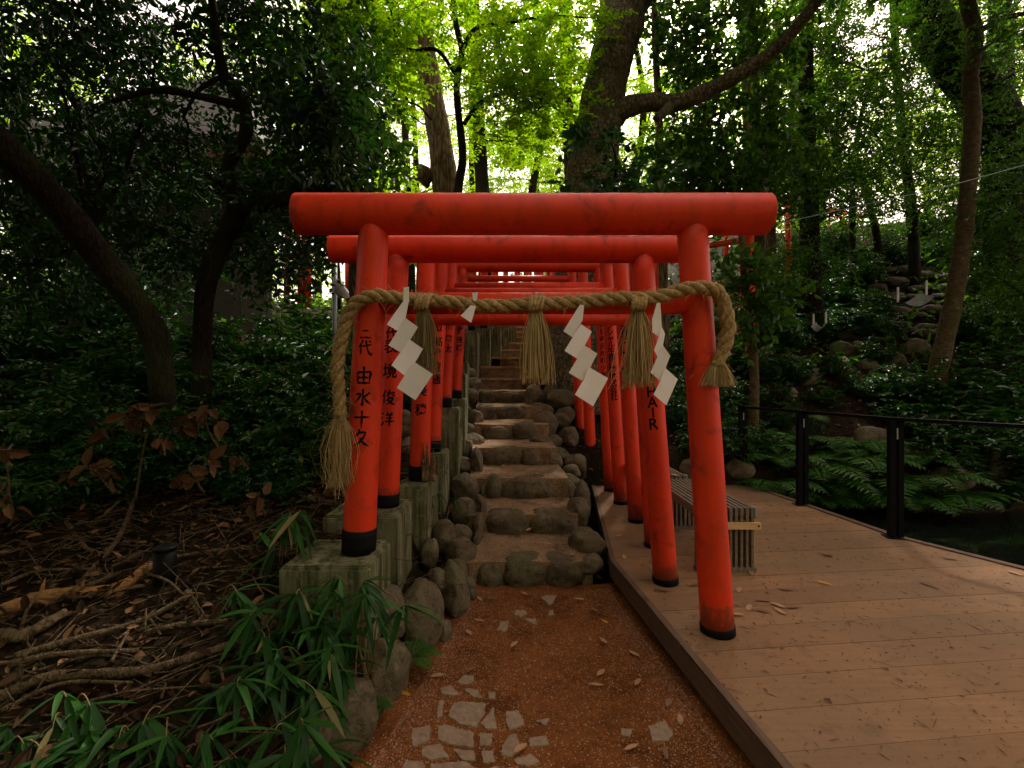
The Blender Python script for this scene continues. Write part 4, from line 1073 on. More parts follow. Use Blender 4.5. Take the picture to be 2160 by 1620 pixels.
paper([z2([(890, 806), (913, 806), (922, 960), (906, 1031), (860, 1000), (859, 915)]), z2([(920, 958), (944, 1010), (930, 1086), (894, 1166), (872, 1116), (904, 1030)]), z2([(929, 1084), (978, 1155), (944, 1241), (914, 1321), (847, 1265), (893, 1164)]), z2([(944, 1233), (1027, 1308), (952, 1480), (868, 1410), (912, 1320)])],
      'twisted white zigzag paper at right, beside the right pillar')

# ------------------------------------------------------------------ small things
bl = at(348, 1200, 2.56); bz = float(hgt(bl[0], bl[1]))
ro = thing('garden_light', (bl[0], bl[1], bz), 'short black cylindrical garden light among the fallen branches', 'garden light')
topz = CAMZ - (1152 - 810) / FPX * 2.56
MB().tube([(bl[0], bl[1], min(bz, topz - .26)), (bl[0], bl[1], topz - .02)], [.054, .054], 28).build('housing', M['railing'], ro, True)
MB().tube([(bl[0], bl[1], topz - .0195), (bl[0], bl[1], topz - .004), (bl[0], bl[1], topz)], [.057, .057, .050], 28).build('cap', M['railing'], ro, True)

def tray(px0, py0, px1, py1, hpx, Y, label, wd):
    a = at(px0, py0, Y); b = at(px1, py1, Y * .985); root = thing('garden_lamp_tray', a, label, 'hanging tray', 'curved trays on the hillside')
    u = np.linspace(0, 1, 9); v = np.linspace(0, 1, 12); mb = MB()
    U, V = np.meshgrid(u, v); dirp = np.array([(b - a)[1], -(b - a)[0], 0]); dirp = dirp / np.linalg.norm(dirp); tl = .28 * (1 if dirp[1] > 0 else -1)
    for off in (0, .012):
        X = a + (b - a) * V[..., None] + dirp * (U[..., None] - .5) * wd
        X = X + np.array([0, 0, 1.0]) * (-.10 * np.sin(V * np.pi) - .04 + off + (U - .5) * wd * tl)[..., None]
        i = np.arange(11)[:, None]; j = np.arange(8)[None]
        mb.add(X.reshape(-1, 3), [np.stack([i * 9 + j, i * 9 + j + 1, (i + 1) * 9 + j + 1, (i + 1) * 9 + j], -1).reshape(-1, 4)])
    mb.build('tray', mat_steel, root)
    h = hpx * Y / FPX
    for p in (a, b): MB().box((-.013, -.01, -.05), (.013, .01, h), 0, p).build('upright', mat_white, root)
    MB().tube([a + [0, 0, h], (a + b) / 2 + [0, 0, h - .03], b + [0, 0, h]], [.007] * 3, 5).build('wire', M['railing'], root)
mat_steel = mat_plain('dull_grey_metal', (.12, .125, .11), .7, .1, .3, 20, .1)
mat_white = mat_plain('white_painted_metal', (.40, .38, .35), .6, 0, .1, 20, .05)
tray(1894, 632, 1954, 618, 26, 7.9, 'larger grey curved tray hanging between two white uprights on the right hillside', .5)
tray(1716, 680, 1742, 676, 18, 8.0, 'smaller grey curved tray half hidden in shrubs on the right hillside', .38)

cb = [at(1632, 474, 6.5), at(1800, 437, 6.8), at(1990, 395, 7.2), at(2200, 338, 7.6), at(2500, 262, 8.2)]
pth, _ = smooth_path(cb, np.ones(5), 6)
cbm = MB().tube(pth, [.008] * len(pth), 6).build('green_cable', mat_plain('green_plastic', (.05, .12, .085), .5, 0, .1, 10, 0), None, True)
tag(cbm, 'thin green cable rising to the right through the trees', 'cable')
# the cable is tied off to a wooden stake behind the gate
pp = MB(); a = at(704, 660, 6.5); g = float(hgt(a[0], a[1]))
rp = thing('grey_pipe', (a[0], a[1], g), 'slim grey pipe standing in the bushes behind the left pillar', 'pipe')
pp.tube([(a[0], a[1], g - .1), (a[0] + .02, a[1], CAMZ + .29 * 6.5)], [.032, .032], 14).build('shaft', M['steel'], rp, True)
MB().tube([(a[0] + .003, a[1], CAMZ + .19 * 6.5 - .01), (a[0] + .003, a[1], CAMZ + .19 * 6.5 + .01)], [.036, .036], 14).build('clamp', M['railing'], rp, True)
bgm = MB(); c = at(711, 590, 6.42); rng = np.random.default_rng(8)
uu = np.linspace(0, 1, 9); V = []
for i, t in enumerate(uu):
    w_ = .012 + .075 * np.sin(t * np.pi * .75) ; z = c[2] - .24 * t
    a_ = np.linspace(0, 2 * np.pi, 10, endpoint=False)
    V.append(np.c_[c[0] + .09 * t + w_ * np.cos(a_) * (1 + .25 * np.sin(3 * a_ + i)), c[1] + w_ * .4 * np.sin(a_), z + .02 * np.sin(2 * a_)])
i = np.arange(8)[:, None]; j = np.arange(10)[None]
bgm.add(np.concatenate(V), [np.stack([i * 10 + j, i * 10 + (j + 1) % 10, (i + 1) * 10 + (j + 1) % 10, (i + 1) * 10 + j], -1).reshape(-1, 4)])
tag(bgm.build('plastic_bag', mat_plain('grubby_white_plastic', (.36, .33, .29), .6, 0, .2, 20, .1), None, True), 'crumpled white bag hanging on the grey pipe', 'bag')

# building with red rafters behind the left trees
bd = thing('shrine_building', at(400, 800, 10.5), 'dark timber building with red rafters hidden behind the left trees', 'building')
wallm = mat_wood('plaster_wall', (.018, .014, .009), (.034, .027, .018), (2, 2, 8)); dkw = mat_wood('dark_roof', (.02, .017, .014), (.045, .036, .03), (3, 20, 20))
redr = mat_plain('dark_red_rafter', (.14, .022, .014), .6, 0, .3, 12, .1)
MB().box((-9.6, 10.3, 1.5), (-5.9, 11.6, 5.5)).build('wall', wallm, bd)
bb = MB()
for z in (2.6, 3.7, 4.7): bb.box((-9.62, 10.262, z), (-5.88, 10.297, z + .12))
for x in (-9.58, -7.6, -6.03): bb.box((x, 10.265, 1.5), (x + .12, 10.294, 5.5))
bb.build('timber_frame', dkw, bd)
rfm = MB()
x0, x1, y0, y1 = -10.4, -4.75, 8.9, 13.2
V = np.array([(x0, y0, 5.9), (x1, y0, 5.9), (x1, y1, 5.9), (x0, y1, 5.9), (-7.6, 11.4, 8.6), (-6.6, 11.4, 8.6), (-6.6, 12.6, 8.6), (-7.6, 12.6, 8.6)])
V2 = V + np.array([0, 0, .14])
rfm.add(np.concatenate([V, V2]), [np.array([[0, 1, 5, 4][::-1], [1, 2, 6, 5][::-1], [2, 3, 7, 6][::-1], [3, 0, 4, 7][::-1], [8, 9, 13, 12], [9, 10, 14, 13], [10, 11, 15, 14], [11, 8, 12, 15], [12, 13, 14, 15], [0, 1, 9, 8], [1, 2, 10, 9], [2, 3, 11, 10], [3, 0, 8, 11]])])
rf = rfm.build('roof', dkw, bd)
ra = MB()
for x in np.arange(x0 + .1, x1, .24): ra.add(*(lambda m: (m.v[0], m.f))(MB().box((x, y0 + .03, 5.80), (x + .07, 10.26, 5.885))))
for y in np.arange(y0 + .1, y1, .24): ra.add(*(lambda m: (m.v[0], m.f))(MB().box((-5.87, y, 5.70), (x1 - .03, y + .07, 5.785))))
ra.build('rafter', redr, rf)
tag(bd, kind='thing')

# ------------------------------------------------------------------ leaf litter and fallen leaves
rng = np.random.default_rng(41)
def litter(n, xr, yr, cond, L, mat, name, lab=None, zoff=.012, fine=True, tiltz=.5):
    x = rng.uniform(*xr, n); y = rng.uniform(*yr, n); k = cond(x, y); x, y = x[k], y[k]
    z = hgt(x, y) + zoff + rng.uniform(0, .03, len(x))
    m_ = MB(); d = rdir(rng, len(x)); d[:, 2] *= .35
    u = np.array([0, 0, 1.0]) + rng.normal(size=(len(x), 3)) * tiltz
    Ls = L * rng.uniform(.6, 1.3, len(x))
    leaf_geo(m_, np.c_[x, y, z], d, u, Ls, Ls * rng.uniform(.3, .55, len(x)), fine)
    o = m_.build(name, mat, None); return tag(o, kind='stuff')
bank = lambda x, y: (x < -.62 - .02 * y) & ((x > -1.28) * (y < 4.4) * (y > 2.42) * (x < -.7) == 0)
litter(15000, (-7, -.6), (1.0, 8), bank, .075, M['litter'], 'leaf_litter')
litter(9000, (1.4, 12), (6.75, 14), lambda x, y: x > .8 + .05 * y, .09, M['litter'], 'leaf_litter')
litter(4500, (-1.2, 1.3), (3.9, 9), lambda x, y: (x < stair_x(y)[0]) | (x > stair_x(y)[1] + .1), .06, M['litter'], 'leaf_litter')
# twigs
tw = MB()
for _ in range(2600):
    x, y = rng.uniform(-4, -.75), rng.uniform(1.2, 5); a = rng.uniform(0, np.pi); l = rng.exponential(.14) + .05
    z = float(hgt(x, y)) + rng.uniform(.005, .05); d = np.array([math.cos(a), math.sin(a), rng.normal() * .15])
    p = np.array([x, y, z]); b = rng.normal(size=3) * l * .12
    tw.tube([p, p + d * l * .5 + b, p + d * l], np.array([.0045, .0036, .0015]) * rng.uniform(.4, 1.3), 4, False)
tag(tw.build('twig_litter', M['stick'], None), kind='stuff')
# needles and crumbs on the deck
nd_ = MB(); n = 7500; x = rng.uniform(.95, 5.2, n); y = rng.uniform(1.3, 6.65, n)
dl = np.interp(y, [-2, 1.73, 3.75, 6.1, 6.72], [1.28, 1.0, .795, 1.066, 1.13]); dr = np.interp(y, [-2, 1, 3.58, 4.33, 6.72], [6.5, 5.1, 3.88, 3.53, 3.26])
k = (x > dl + .03) & (x < dr - .05); x, y = x[k], y[k]; n = len(x)
a = rng.uniform(0, 2 * np.pi, n)
leaf_geo(nd_, np.c_[x, y, np.full(n, .003)], np.c_[np.cos(a), np.sin(a), rng.uniform(0, .08, n)], np.c_[rng.normal(size=(n, 2)) * .3, np.ones(n)], rng.exponential(.016, n) + .006, .004 + rng.exponential(.0025, n), False)
tag(nd_.build('needle_litter', M['dry'], None), kind='stuff')
nd_ = MB(); n = 2600; x = rng.uniform(-1, 1.1, n); y = rng.uniform(1.6, 3.7, n); z = path_z(x, y) + .004
k = (x > -.98 + .17 * y) & (x < 1.1 - .1 * y); x, y, z = x[k], y[k], z[k]; n = len(x); a = rng.uniform(0, 2 * np.pi, n)
leaf_geo(nd_, np.c_[x, y, z], np.c_[np.cos(a), np.sin(a), rng.uniform(0, .1, n)], np.c_[rng.normal(size=(n, 2)) * .4, np.ones(n)], rng.exponential(.012, n) + .004, .004, False)
tag(nd_.build('needle_litter', M['dry'], None), kind='stuff')

def fallen(px, py, z, L, mat, label, group, seed, name='fallen_leaf'):
    rg = np.random.default_rng(seed); Y = (CAMZ - z) / ((py - 810) / FPX); c = at(px, py, Y)
    m_ = MB(); a = rg.uniform(0, 2 * np.pi); u = np.linspace(0, 1, 7); W = L * rg.uniform(.30, .44)
    ca, sa = math.cos(a), math.sin(a); cup = rg.uniform(.1, .35); V = []
    for t in u:
        hw = W * .5 * math.sin(math.pi * min(1, t * .92 + .06)) ** .8
        for s in (-1, 0, 1):
            lx = (t - .5) * L; ly = s * hw
            V.append((c[0] + lx * ca - ly * sa, c[1] + lx * sa + ly * ca, z + .004 + abs(s) * hw * cup * 1.2 + .25 * L * cup * (t - .45) ** 2))
    i = np.arange(6)[:, None]; j = np.arange(2)[None]
    m_.add(np.array(V), [np.stack([i * 3 + j, i * 3 + j + 1, (i + 1) * 3 + j + 1, (i + 1) * 3 + j], -1).reshape(-1, 4)])
    st_ = np.array([c + [-.5 * L * ca, -.5 * L * sa, .008], c + [-.68 * L * ca, -.68 * L * sa, .01]])
    st_[:, 2] = z + np.array([.008, .006]); m_.tube(st_, [.0014, .001], 4, False)
    return tag(m_.build(name, mat, None, True), label, 'leaf', group)
PL = [(989, 1335, 'pale curled leaf at the left edge of the red path, by the narrow stone', 'p'), (1012, 1310, 'small pale leaf on the path near the left boulder'), (1085, 1360, 'orange-brown leaf alone in the middle of the red path', 'y'), (1273, 1352, 'tan leaf on the path, at right, pointing away', 'p'), (1276, 1312, 'bright yellow leaf on the right side of the path', 'y'), (1267, 1420, 'long orange leaf standing on the path at right', 'y'), (1258, 1445, 'pale leaf lying across the path below the orange one', 'p'),
      (1345, 1440, 'broad tan leaf on the gravel margin at right', 'p'), (1338, 1380, 'narrow tan leaf on the right gravel margin', 'p'), (922, 1427, 'amber leaf at the left path edge above the paving stones', 'y'), (853, 1465, 'small yellow leaf on the left gravel margin', 'y'), (848, 1524, 'dark brown leaf on the left gravel margin', 'd'), (1098, 1580, 'long tan leaf lying on the paving stones', 'p'), (1332, 1577, 'round tan leaf near the bottom right of the path', 'p'), (1404, 1590, 'greyish leaf at the bottom right of the path', 'd'),
      (1435, 1520, 'tan leaf on the right margin close to the deck edge', 'p'), (1410, 1484, 'flat brown leaf on the right margin beside the deck', 'd'), (1107, 1253, 'thin tan leaf on the path under the lowest step', 'p'), (1037, 1263, 'grey curled leaf on the path left of the white stone', 'd'), (1222, 1265, 'tan leaf on the path under the deck corner', 'p'), (1255, 1287, 'brown leaf near the foot of the deck edge', 'd'), (993, 1414, 'grey folded leaf above the paving stones', 'd'), (1012, 1264, 'orange upright leaf at the left of the lowest step', 'y')]
for i, q in enumerate(PL):
    fallen(q[0], q[1], float(-.2), .075 if i != 4 else .06, {'p': M['drypale'], 'y': M['yellow'] if 'ellow' in q[2] else M['drypale'], 'd': M['dry']}[q[3] if len(q) > 3 else 'p'], q[2], 'fallen leaves on the red path', 100 + i)
DL = [(1580, 1283, 'tan leaf nearest the foot of the front right pillar on the deck', 'p'), (1611, 1268, 'rusty leaf at the top of the little leaf group on the deck', 'd'), (1640, 1278, 'long orange leaf in the deck leaf group', 'p'), (1645, 1290, 'folded orange leaf below the long one on the deck', 'p'), (1672, 1282, 'brown leaf at the right of the deck leaf group', 'd'), (1608, 1290, 'crinkled rust leaf in the middle of the deck leaf group', 'd'), (1740, 1232, 'yellowish leaf in the middle of the deck', 'y'), (1955, 1234, 'yellow-brown leaf on the right of the deck', 'd'), (1660, 1245, 'flat grey-brown leaf on the deck behind the leaf group', 'd'),
      (2140, 1210, 'tan leaf at the far right edge of the deck', 'p'), (1317, 1176, 'pale leaf on the deck boards left of the second right pillar', 'p'), (1397, 1246, 'reddish curled leaf below the second right pillar', 'd'), (1465, 1235, 'reddish curled leaf between the two front right pillars', 'd'), (1560, 1246, 'tan leaf just right of the front right pillar', 'p'), (1308, 1130, 'small orange leaf on the far deck boards', 'p'), (1342, 1153, 'dark curled leaf by the third right pillar foot', 'd'), (2005, 1180, 'brown leaf by the pond side of the deck', 'd'), (1745, 1172, 'thin brown leaf on the deck right of the bench', 'd'), (1553, 1298, 'small pale leaf touching the front right pillar', 'p'), (1585, 1210, 'pale leaf beside the bench leg', 'p'), (1273, 1043, 'brown leaf by the far left corner of the deck', 'd'), (2170, 1330, 'tan leaf', 'p')]
for i, q in enumerate(DL[:-1]):
    fallen(q[0], q[1], .001, .095, {'p': M['drypale'], 'y': M['yellow'], 'd': M['dry']}[q[3]], q[2], 'fallen leaves on the deck', 200 + i)
SLV = [(1115, 1118, .20, 'orange leaf hanging in the gap between the two second-step stones', 'p'), (1155, 1147, .0, 'tan leaf on the gravel of the lowest tread', 'p'), (1062, 983, .44, 'yellow leaf on the fourth tread', 'y'), (1035, 1152, .0, 'tan leaf at the left of the lowest tread', 'd')]
for i, q in enumerate(SLV): fallen(q[0], q[1], q[2], .08, {'p': M['drypale'], 'y': M['yellow'], 'd': M['dry']}[q[4]], q[3], 'fallen leaves on the stairs', 300 + i)
lf = fallen(1425, 1003, .482, .10, M['yellow'], 'yellow leaf lying on the farther bench', 'fallen leaves on the benches', 320)

# ------------------------------------------------------------------ fallen branches at lower left
rng = np.random.default_rng(51)
BR = [([(0, 1292), (120, 1255), (240, 1235), (320, 1190)], 44, 'broken branch with splintered orange wood at the left edge'), ([(0, 1340), (60, 1330), (140, 1290)], 40, 'short thick grey log under the splintered branch'), ([(30, 1385), (150, 1345), (290, 1300), (395, 1258)], 20, 'long straight stick rising to the right, above the pale broken one'), ([(160, 1390), (270, 1345), (380, 1322), (478, 1310)], 24, 'pale broken branch with a bare whitish end'),
      ([(0, 1470), (110, 1425), (290, 1415), (400, 1385), (530, 1345)], 32, 'thick bent branch lying lowest across the pile'), ([(20, 1400), (120, 1385), (290, 1372)], 18, 'short mossy stick above the thick bent branch'), ([(395, 1250), (420, 1285), (455, 1310)], 26, 'stubby forked branch end near the bamboo grass'), ([(250, 1210), (200, 1240), (165, 1242)], 14, 'thin stick pointing at the black garden light'), ([(305, 1208), (345, 1232), (388, 1255)], 9, 'reddish thin twig under the garden light'),
      ([(140, 1100), (170, 1150), (215, 1180), (160, 1240)], 14, 'forked grey sapling branch behind the log'), ([(215, 1180), (265, 1120), (285, 1030), (318, 960)], 13, 'slender bare branch rising towards the big dry leaves'), ([(0, 1235), (70, 1200), (190, 1200)], 12, 'thin branch lying level at the left edge'), ([(370, 1175), (450, 1165), (530, 1155)], 12, 'thin dark stick lying right of the garden light'), ([(0, 1500), (120, 1455), (280, 1440)], 14, 'dark stick below the thick bent branch'),
      ([(235, 1395), (258, 1350), (270, 1335)], 10, 'short reddish stick poking up through the pile'), ([(60, 1420), (200, 1400), (330, 1405)], 9, 'thin mossy twig along the thick branch')]
for i, (pts, d, lab) in enumerate(BR):
    P = []
    for (x, y) in pts:
        g = ground_px(x, y + (0 if i < 9 else 0), 1.4, 9); Y = g[1] * (.985 - .01 * (i % 3)); P.append(at(x, y, Y))
    P = np.array(P); P[1:-1] += rng.normal(size=(len(P) - 2, 3)) * .012
    yy = P[:, 1].mean(); r = d * .66 * yy / FPX / 2
    p, q = smooth_path(P, r * np.linspace(1.1, .7, len(P)), 8)
    b_ = MB().tube(p, bumpy(p, q, rng, .09), 12)
    for _ in range(3):
        k = rng.integers(2, len(p) - 2); dd = nrm(rng.normal(size=3) * [1, .6, .8] + [0, 0, .3]); l = rng.uniform(.04, .2)
        b_.tube([p[k], p[k] + dd * l * .5 + rng.normal(size=3) * .01, p[k] + dd * l], [q[k] * .35, q[k] * .25, .002], 6)
    o = tag(b_.build('fallen_branch', M['stick'] if i not in (0, 1) else M['splinter' if i == 0 else 'bark_red'], None, True), lab, 'branch', 'fallen branches in the pile')

# dead magnolia twigs with big brown leaves
def dead_twig(pts, leaves, label, seed):
    rg = np.random.default_rng(seed); root = thing('dead_branch', at(*pts[0]), label, 'dead branch', 'dead branches with big dry leaves')
    p, r = smooth_path([at(*q) for q in pts], np.linspace(.008, .003, len(pts)), 6); tb = MB().tube(p, r, 6); lm = MB()
    for (x, y, n) in leaves:
        c = at(x, y, pts[-1][2]); j = int(np.argmin(np.linalg.norm(p - c, axis=1))); tb.tube([p[j], (p[j] + c) / 2 + [0, 0, .02], c], [.003, .0025, .002], 4, False)
        d = rg.normal(size=(n, 3)); d[:, 2] -= .9
        leaf_geo(lm, np.repeat(c[None], n, 0) + rg.normal(size=(n, 3)) * .012, d, rdir(rg, n) + np.array([0, -1.0, .3]), rg.uniform(.08, .13, n), rg.uniform(.052, .072, n), True)
    tb.build('twig', M['stick'], root, True); lm.build('dry_leaves', M['deadleaf'], root)
dead_twig([(285, 1060, 3.1), (300, 960, 3.0), (315, 890, 2.95), (320, 850, 2.9)], [(320, 860, 5), (270, 880, 5), (300, 880, 6), (345, 930, 5), (215, 905, 4)], 'dead branch with large brown leaves in front of the leaning trunk', 61)
dead_twig([(470, 960, 3.2), (440, 910, 3.1), (430, 870, 3.0)], [(440, 865, 5), (400, 880, 6), (460, 890, 4), (385, 900, 4)], 'dead branch with large brown leaves right of the first dead branch', 62)
dead_twig([(240, 1040, 2.9), (205, 1000, 2.85), (190, 985, 2.8)], [(190, 985, 7), (240, 1000, 5), (150, 1000, 4)], 'low dead branch with a fan of wide brown leaves', 63)
dead_twig([(430, 1040, 3.0), (400, 990, 2.9), (410, 970, 2.9)], [(400, 1000, 6), (440, 970, 4), (385, 1010, 4), (500, 965, 4)], 'dead branch with drooping leaves above the leaf-strewn slope', 64)
dead_twig([(560, 1090, 3.0), (548, 1060, 2.9), (545, 1040, 2.85)], [(548, 1045, 5), (530, 1060, 3)], 'small dead twig with one pale brown leaf near the concrete blocks', 65)
dead_twig([(20, 1060, 2.7), (15, 980, 2.65), (5, 940, 2.6)], [(10, 945, 6), (0, 1040, 4), (25, 1065, 4)], 'dead branch with brown leaves at the left edge of the picture', 66)
#@@PLANTS

# ------------------------------------------------------------------ bamboo grass
def bamboo(base, tips, label, seed, scale=1.0):
    rg = np.random.default_rng(seed)
    root = thing('bamboo_grass', base, label, 'bamboo grass', 'bamboo grass at lower left')
    cm, lm = MB(), MB(); base = np.array(base, float)
    for (tp, n) in tips:
        b = base + rg.normal(size=3) * np.array([.05, .05, 0]); tp = np.array(tp, float)
        mid = b * .45 + tp * .55 + np.array([0, 0, .10 + .25 * abs(tp[2] - b[2])])
        t = np.linspace(0, 1, 8)[:, None]; path = (1 - t) ** 2 * b + 2 * t * (1 - t) * mid + t * t * tp
        cm.tube(path, np.linspace(.0034, .0016, 8), 6)
        ax = nrm(path[-1] - path[-3]); h = np.array([ax[0], ax[1], 0]); h = h / max(np.linalg.norm(h), .15)
        n = int(n * 1.35); ang = np.linspace(-1.5, 1.5, n) + rg.normal(size=n) * .22
        s = np.cross(h, [0, 0, 1.0]) if np.linalg.norm(h) > .3 else np.array([1.0, 0, 0])
        D = np.cos(ang)[:, None] * h + np.sin(ang)[:, None] * s
        D[:, 2] += rg.uniform(-1.3, .55, n) - .1
        P0 = path[-1] - ax * rg.uniform(0, .05, n)[:, None]
        L = rg.uniform(.10, .25, n) * scale; W = L * rg.uniform(.11, .16, n)
        # each leaf is a bent blade
        D = nrm(D); up = nrm(np.array([0, 0, 1.0]) + rdir(rg, n) * .35)
        S = nrm(np.cross(D, up)); N = np.cross(S, D)
        u = np.array([0, .12, .35, .62, .85, 1.0]); wv = np.array([.10, .70, 1.0, .82, .42, .02])
        C = P0[:, None] + D[:, None] * (L[:, None, None] * u[None, :, None]); C[..., 2] -= (L[:, None] * rg.uniform(.05, .55, n)[:, None] * u[None] ** 2)
        Lf = C + S[:, None] * (W[:, None, None] * .5 * wv[None, :, None]) + N[:, None] * (W[:, None, None] * .14 * wv[None, :, None])
        Rt = C - S[:, None] * (W[:, None, None] * .5 * wv[None, :, None]) + N[:, None] * (W[:, None, None] * .14 * wv[None, :, None])
        V = np.stack([Lf, C, Rt], 2).reshape(-1, 3)
        i = (np.arange(n) * 18)[:, None, None] + (np.arange(5) * 3)[None, :, None] + np.arange(2)[None, None, :]
        lm.add(V, [np.stack([i, i + 1, i + 4, i + 3], -1).reshape(-1, 4)])
    cm.build('culm', M['green_straw'], root); lm.build('leaves', M['bamboo'], root, True)
    return root
BG = [(770, 1262, 2.32, 'big bamboo grass drooping over the front concrete block', [(770, 1250, 9), (705, 1245, 8), (735, 1330, 7), (800, 1300, 6)]), (655, 1280, 2.3, 'bamboo grass with a dried tip in front of the front concrete block', [(660, 1275, 9), (620, 1290, 7), (690, 1330, 8)]),
      (560, 1350, 2.2, 'bamboo grass at the end of the pale broken branch', [(560, 1345, 8), (520, 1320, 6), (590, 1390, 7)]), (690, 1400, 2.15, 'bamboo grass hanging over the large smooth mossy boulder', [(690, 1380, 9), (640, 1400, 7), (730, 1420, 6), (670, 1450, 6)]),
      (600, 1440, 2.0, 'bamboo grass tuft above the dark boulder at the lower left', [(600, 1440, 8), (560, 1420, 7), (640, 1470, 7)]), (500, 1450, 1.95, 'bamboo grass tuft left of the dark boulder, with one bright blade', [(500, 1450, 7), (450, 1470, 6), (530, 1490, 7)]), (620, 1560, 1.75, 'bamboo grass at the bottom edge beside the red path', [(640, 1530, 8), (580, 1540, 7), (690, 1580, 6), (600, 1600, 6)]),
      (450, 1570, 1.75, 'bamboo grass at the bottom edge, second tuft from the path', [(450, 1560, 8), (400, 1580, 7), (500, 1600, 7)]), (300, 1540, 1.75, 'bamboo grass at the bottom edge below the thick bent branch', [(300, 1530, 8), (250, 1560, 7), (350, 1570, 7), (320, 1610, 6)]), (150, 1520, 1.75, 'upright bamboo grass with two tall blades below the branch pile', [(140, 1470, 4), (190, 1490, 5), (110, 1540, 7), (200, 1560, 7)]),
      (50, 1580, 1.7, 'bamboo grass in the bottom left corner', [(50, 1570, 8), (100, 1600, 7), (0, 1560, 7)]), (600, 1160, 2.75, 'bamboo grass beside the left edge of the second concrete block', [(600, 1120, 7), (570, 1170, 6), (640, 1190, 6), (620, 1090, 5)]), (500, 1260, 2.45, 'bamboo grass sprig with two broad leaves among the branches', [(500, 1250, 6), (480, 1290, 5)]),
      (930, 1060, 4.1, 'small grass tuft between the third concrete block and the stairs', [(925, 1035, 7), (960, 1050, 6), (905, 1060, 6)])]
for i, (x, y, Y, lab, tips) in enumerate(BG):
    a = at(x, y, Y); g = float(hgt(a[0], a[1])); base = (a[0], a[1], min(g, a[2] - .05))
    rg = np.random.default_rng(900 + i)
    tp = [(at(t[0] + dx, t[1] + dy, Y - .05 - rg.uniform(0, .14)), t[2]) for t in tips for dx, dy in (((0, 0), (rg.normal() * 38, rg.normal() * 28)) if i < 5 or i == 11 else ((0, 0),))]
    bamboo(base, tp, lab, 700 + i, .62 if i == 13 else 1.0)

# ------------------------------------------------------------------ ferns
def fern(c, n, L, label, seed, group='ferns', tilt=0.0):
    rg = np.random.default_rng(seed); root = thing('fern', c, label, 'fern', group); lm = MB(); c = np.array(c, float); sm = MB()
    for q in range(n):
        a = q / n * 2 * np.pi + rg.normal() * .25; l = L * rng.uniform(.75, 1.15)
        h = np.array([math.cos(a), math.sin(a), 0]); k = 15; t = np.linspace(.02, 1, k)
        P = c + h * (l * t * .9)[:, None]; P[:, 2] += l * (.75 * t - .70 * t * t) + .01
        sm.tube(P, np.linspace(.0035, .001, k), 4, False)
        T = nrm(np.gradient(P, axis=0)); S = nrm(np.cross(T, [0, 0, 1.0])); N = np.cross(S, T)
        pl_ = l * .34 * np.sin(np.pi * np.clip(t * .86 + .12, 0, 1)) ** .8
        for sgn in (-1, 1):
            D = S * sgn + T * .35 - np.array([0, 0, .12]) + rg.normal(size=(k, 3)) * .05
            # pinnae with leaflets
            m_ = 7; u = (np.arange(m_) + .5) / m_
            Dn = nrm(D); PP = P[:, None] + Dn[:, None] * (pl_[:, None, None] * u[None, :, None])
            side = np.where(np.arange(m_) % 2 == 0, 1.0, -1.0)[None, :, None]
            DD = Dn[:, None] * .6 + side * T[:, None]
            Lf = (pl_[:, None] * .30 * (1.05 - u[None])).ravel() + .004
            leaf_geo(lm, PP.reshape(-1, 3), DD.reshape(-1, 3), np.repeat(N, m_, 0), Lf, Lf * .55, False)
            leaf_geo(lm, P, Dn, N, pl_, pl_ * .16, False)
    sm.build('stalk', M['stick'], root); lm.build('frond', M['fern'], root)
    return root
fern(at(868, 1392, 2.62), 7, .20, 'little bright green fern between the boulders at the left path edge', 1)
fern(at(792, 1500, 2.25), 5, .10, 'tiny fern seedling on the left gravel margin', 2)
FN = [(1640, 960, .6), (1715, 985, .75), (1790, 965, .75), (1860, 1010, .8), (1905, 1050, .6), (1680, 915, .55), (1770, 1040, .65), (1945, 1000, .7), (1600, 905, .5), (1830, 930, .6), (1730, 1075, .5), (1660, 1030, .5), (2010, 1040, .7)]
WH = ['left of the middle railing post', 'just right of the middle railing post', 'between the middle and near railing posts', 'behind the near railing post', 'right of the near railing post, over the water', 'high between the far and middle railing posts', 'low between the middle and near railing posts', 'right of the near railing post under the laurels', 'beside the far railing post', 'behind a stone between the two nearer railing posts', 'at the deck edge just past the middle railing post', 'at the deck edge just before the middle railing post', 'at the dark water edge, farthest right']
WH += ['between the far and middle railing posts, lower one', 'between the far and middle railing posts, upper one', 'in the thicket left of the near railing post, leftmost', 'in the thicket left of the near railing post, central', 'in the thicket left of the near railing post, rightmost', 'spreading over the deck edge left of the near railing post', 'leaning over the water right of the near railing post', 'under the handrail right of the near railing post', 'low by the big smooth rock', 'highest on the bank behind the handrail']
FN += [(1630, 1010, .6), (1625, 930, .5), (1735, 1010, .7), (1800, 1030, .75), (1850, 1060, .7), (1840, 1090, .6), (1950, 1060, .7), (1930, 960, .6), (1800, 940, .5), (1690, 870, .5)]
for i, (x, y, L) in enumerate(FN):
    g = ground_px(x, y + 25, 6.0, 12)
    fern((g[0], g[1], max(g[2], -.3) + .03), 10, L * 1.15, f'fern on the pond bank, {WH[i]}', 10 + i, 'ferns on the pond bank')

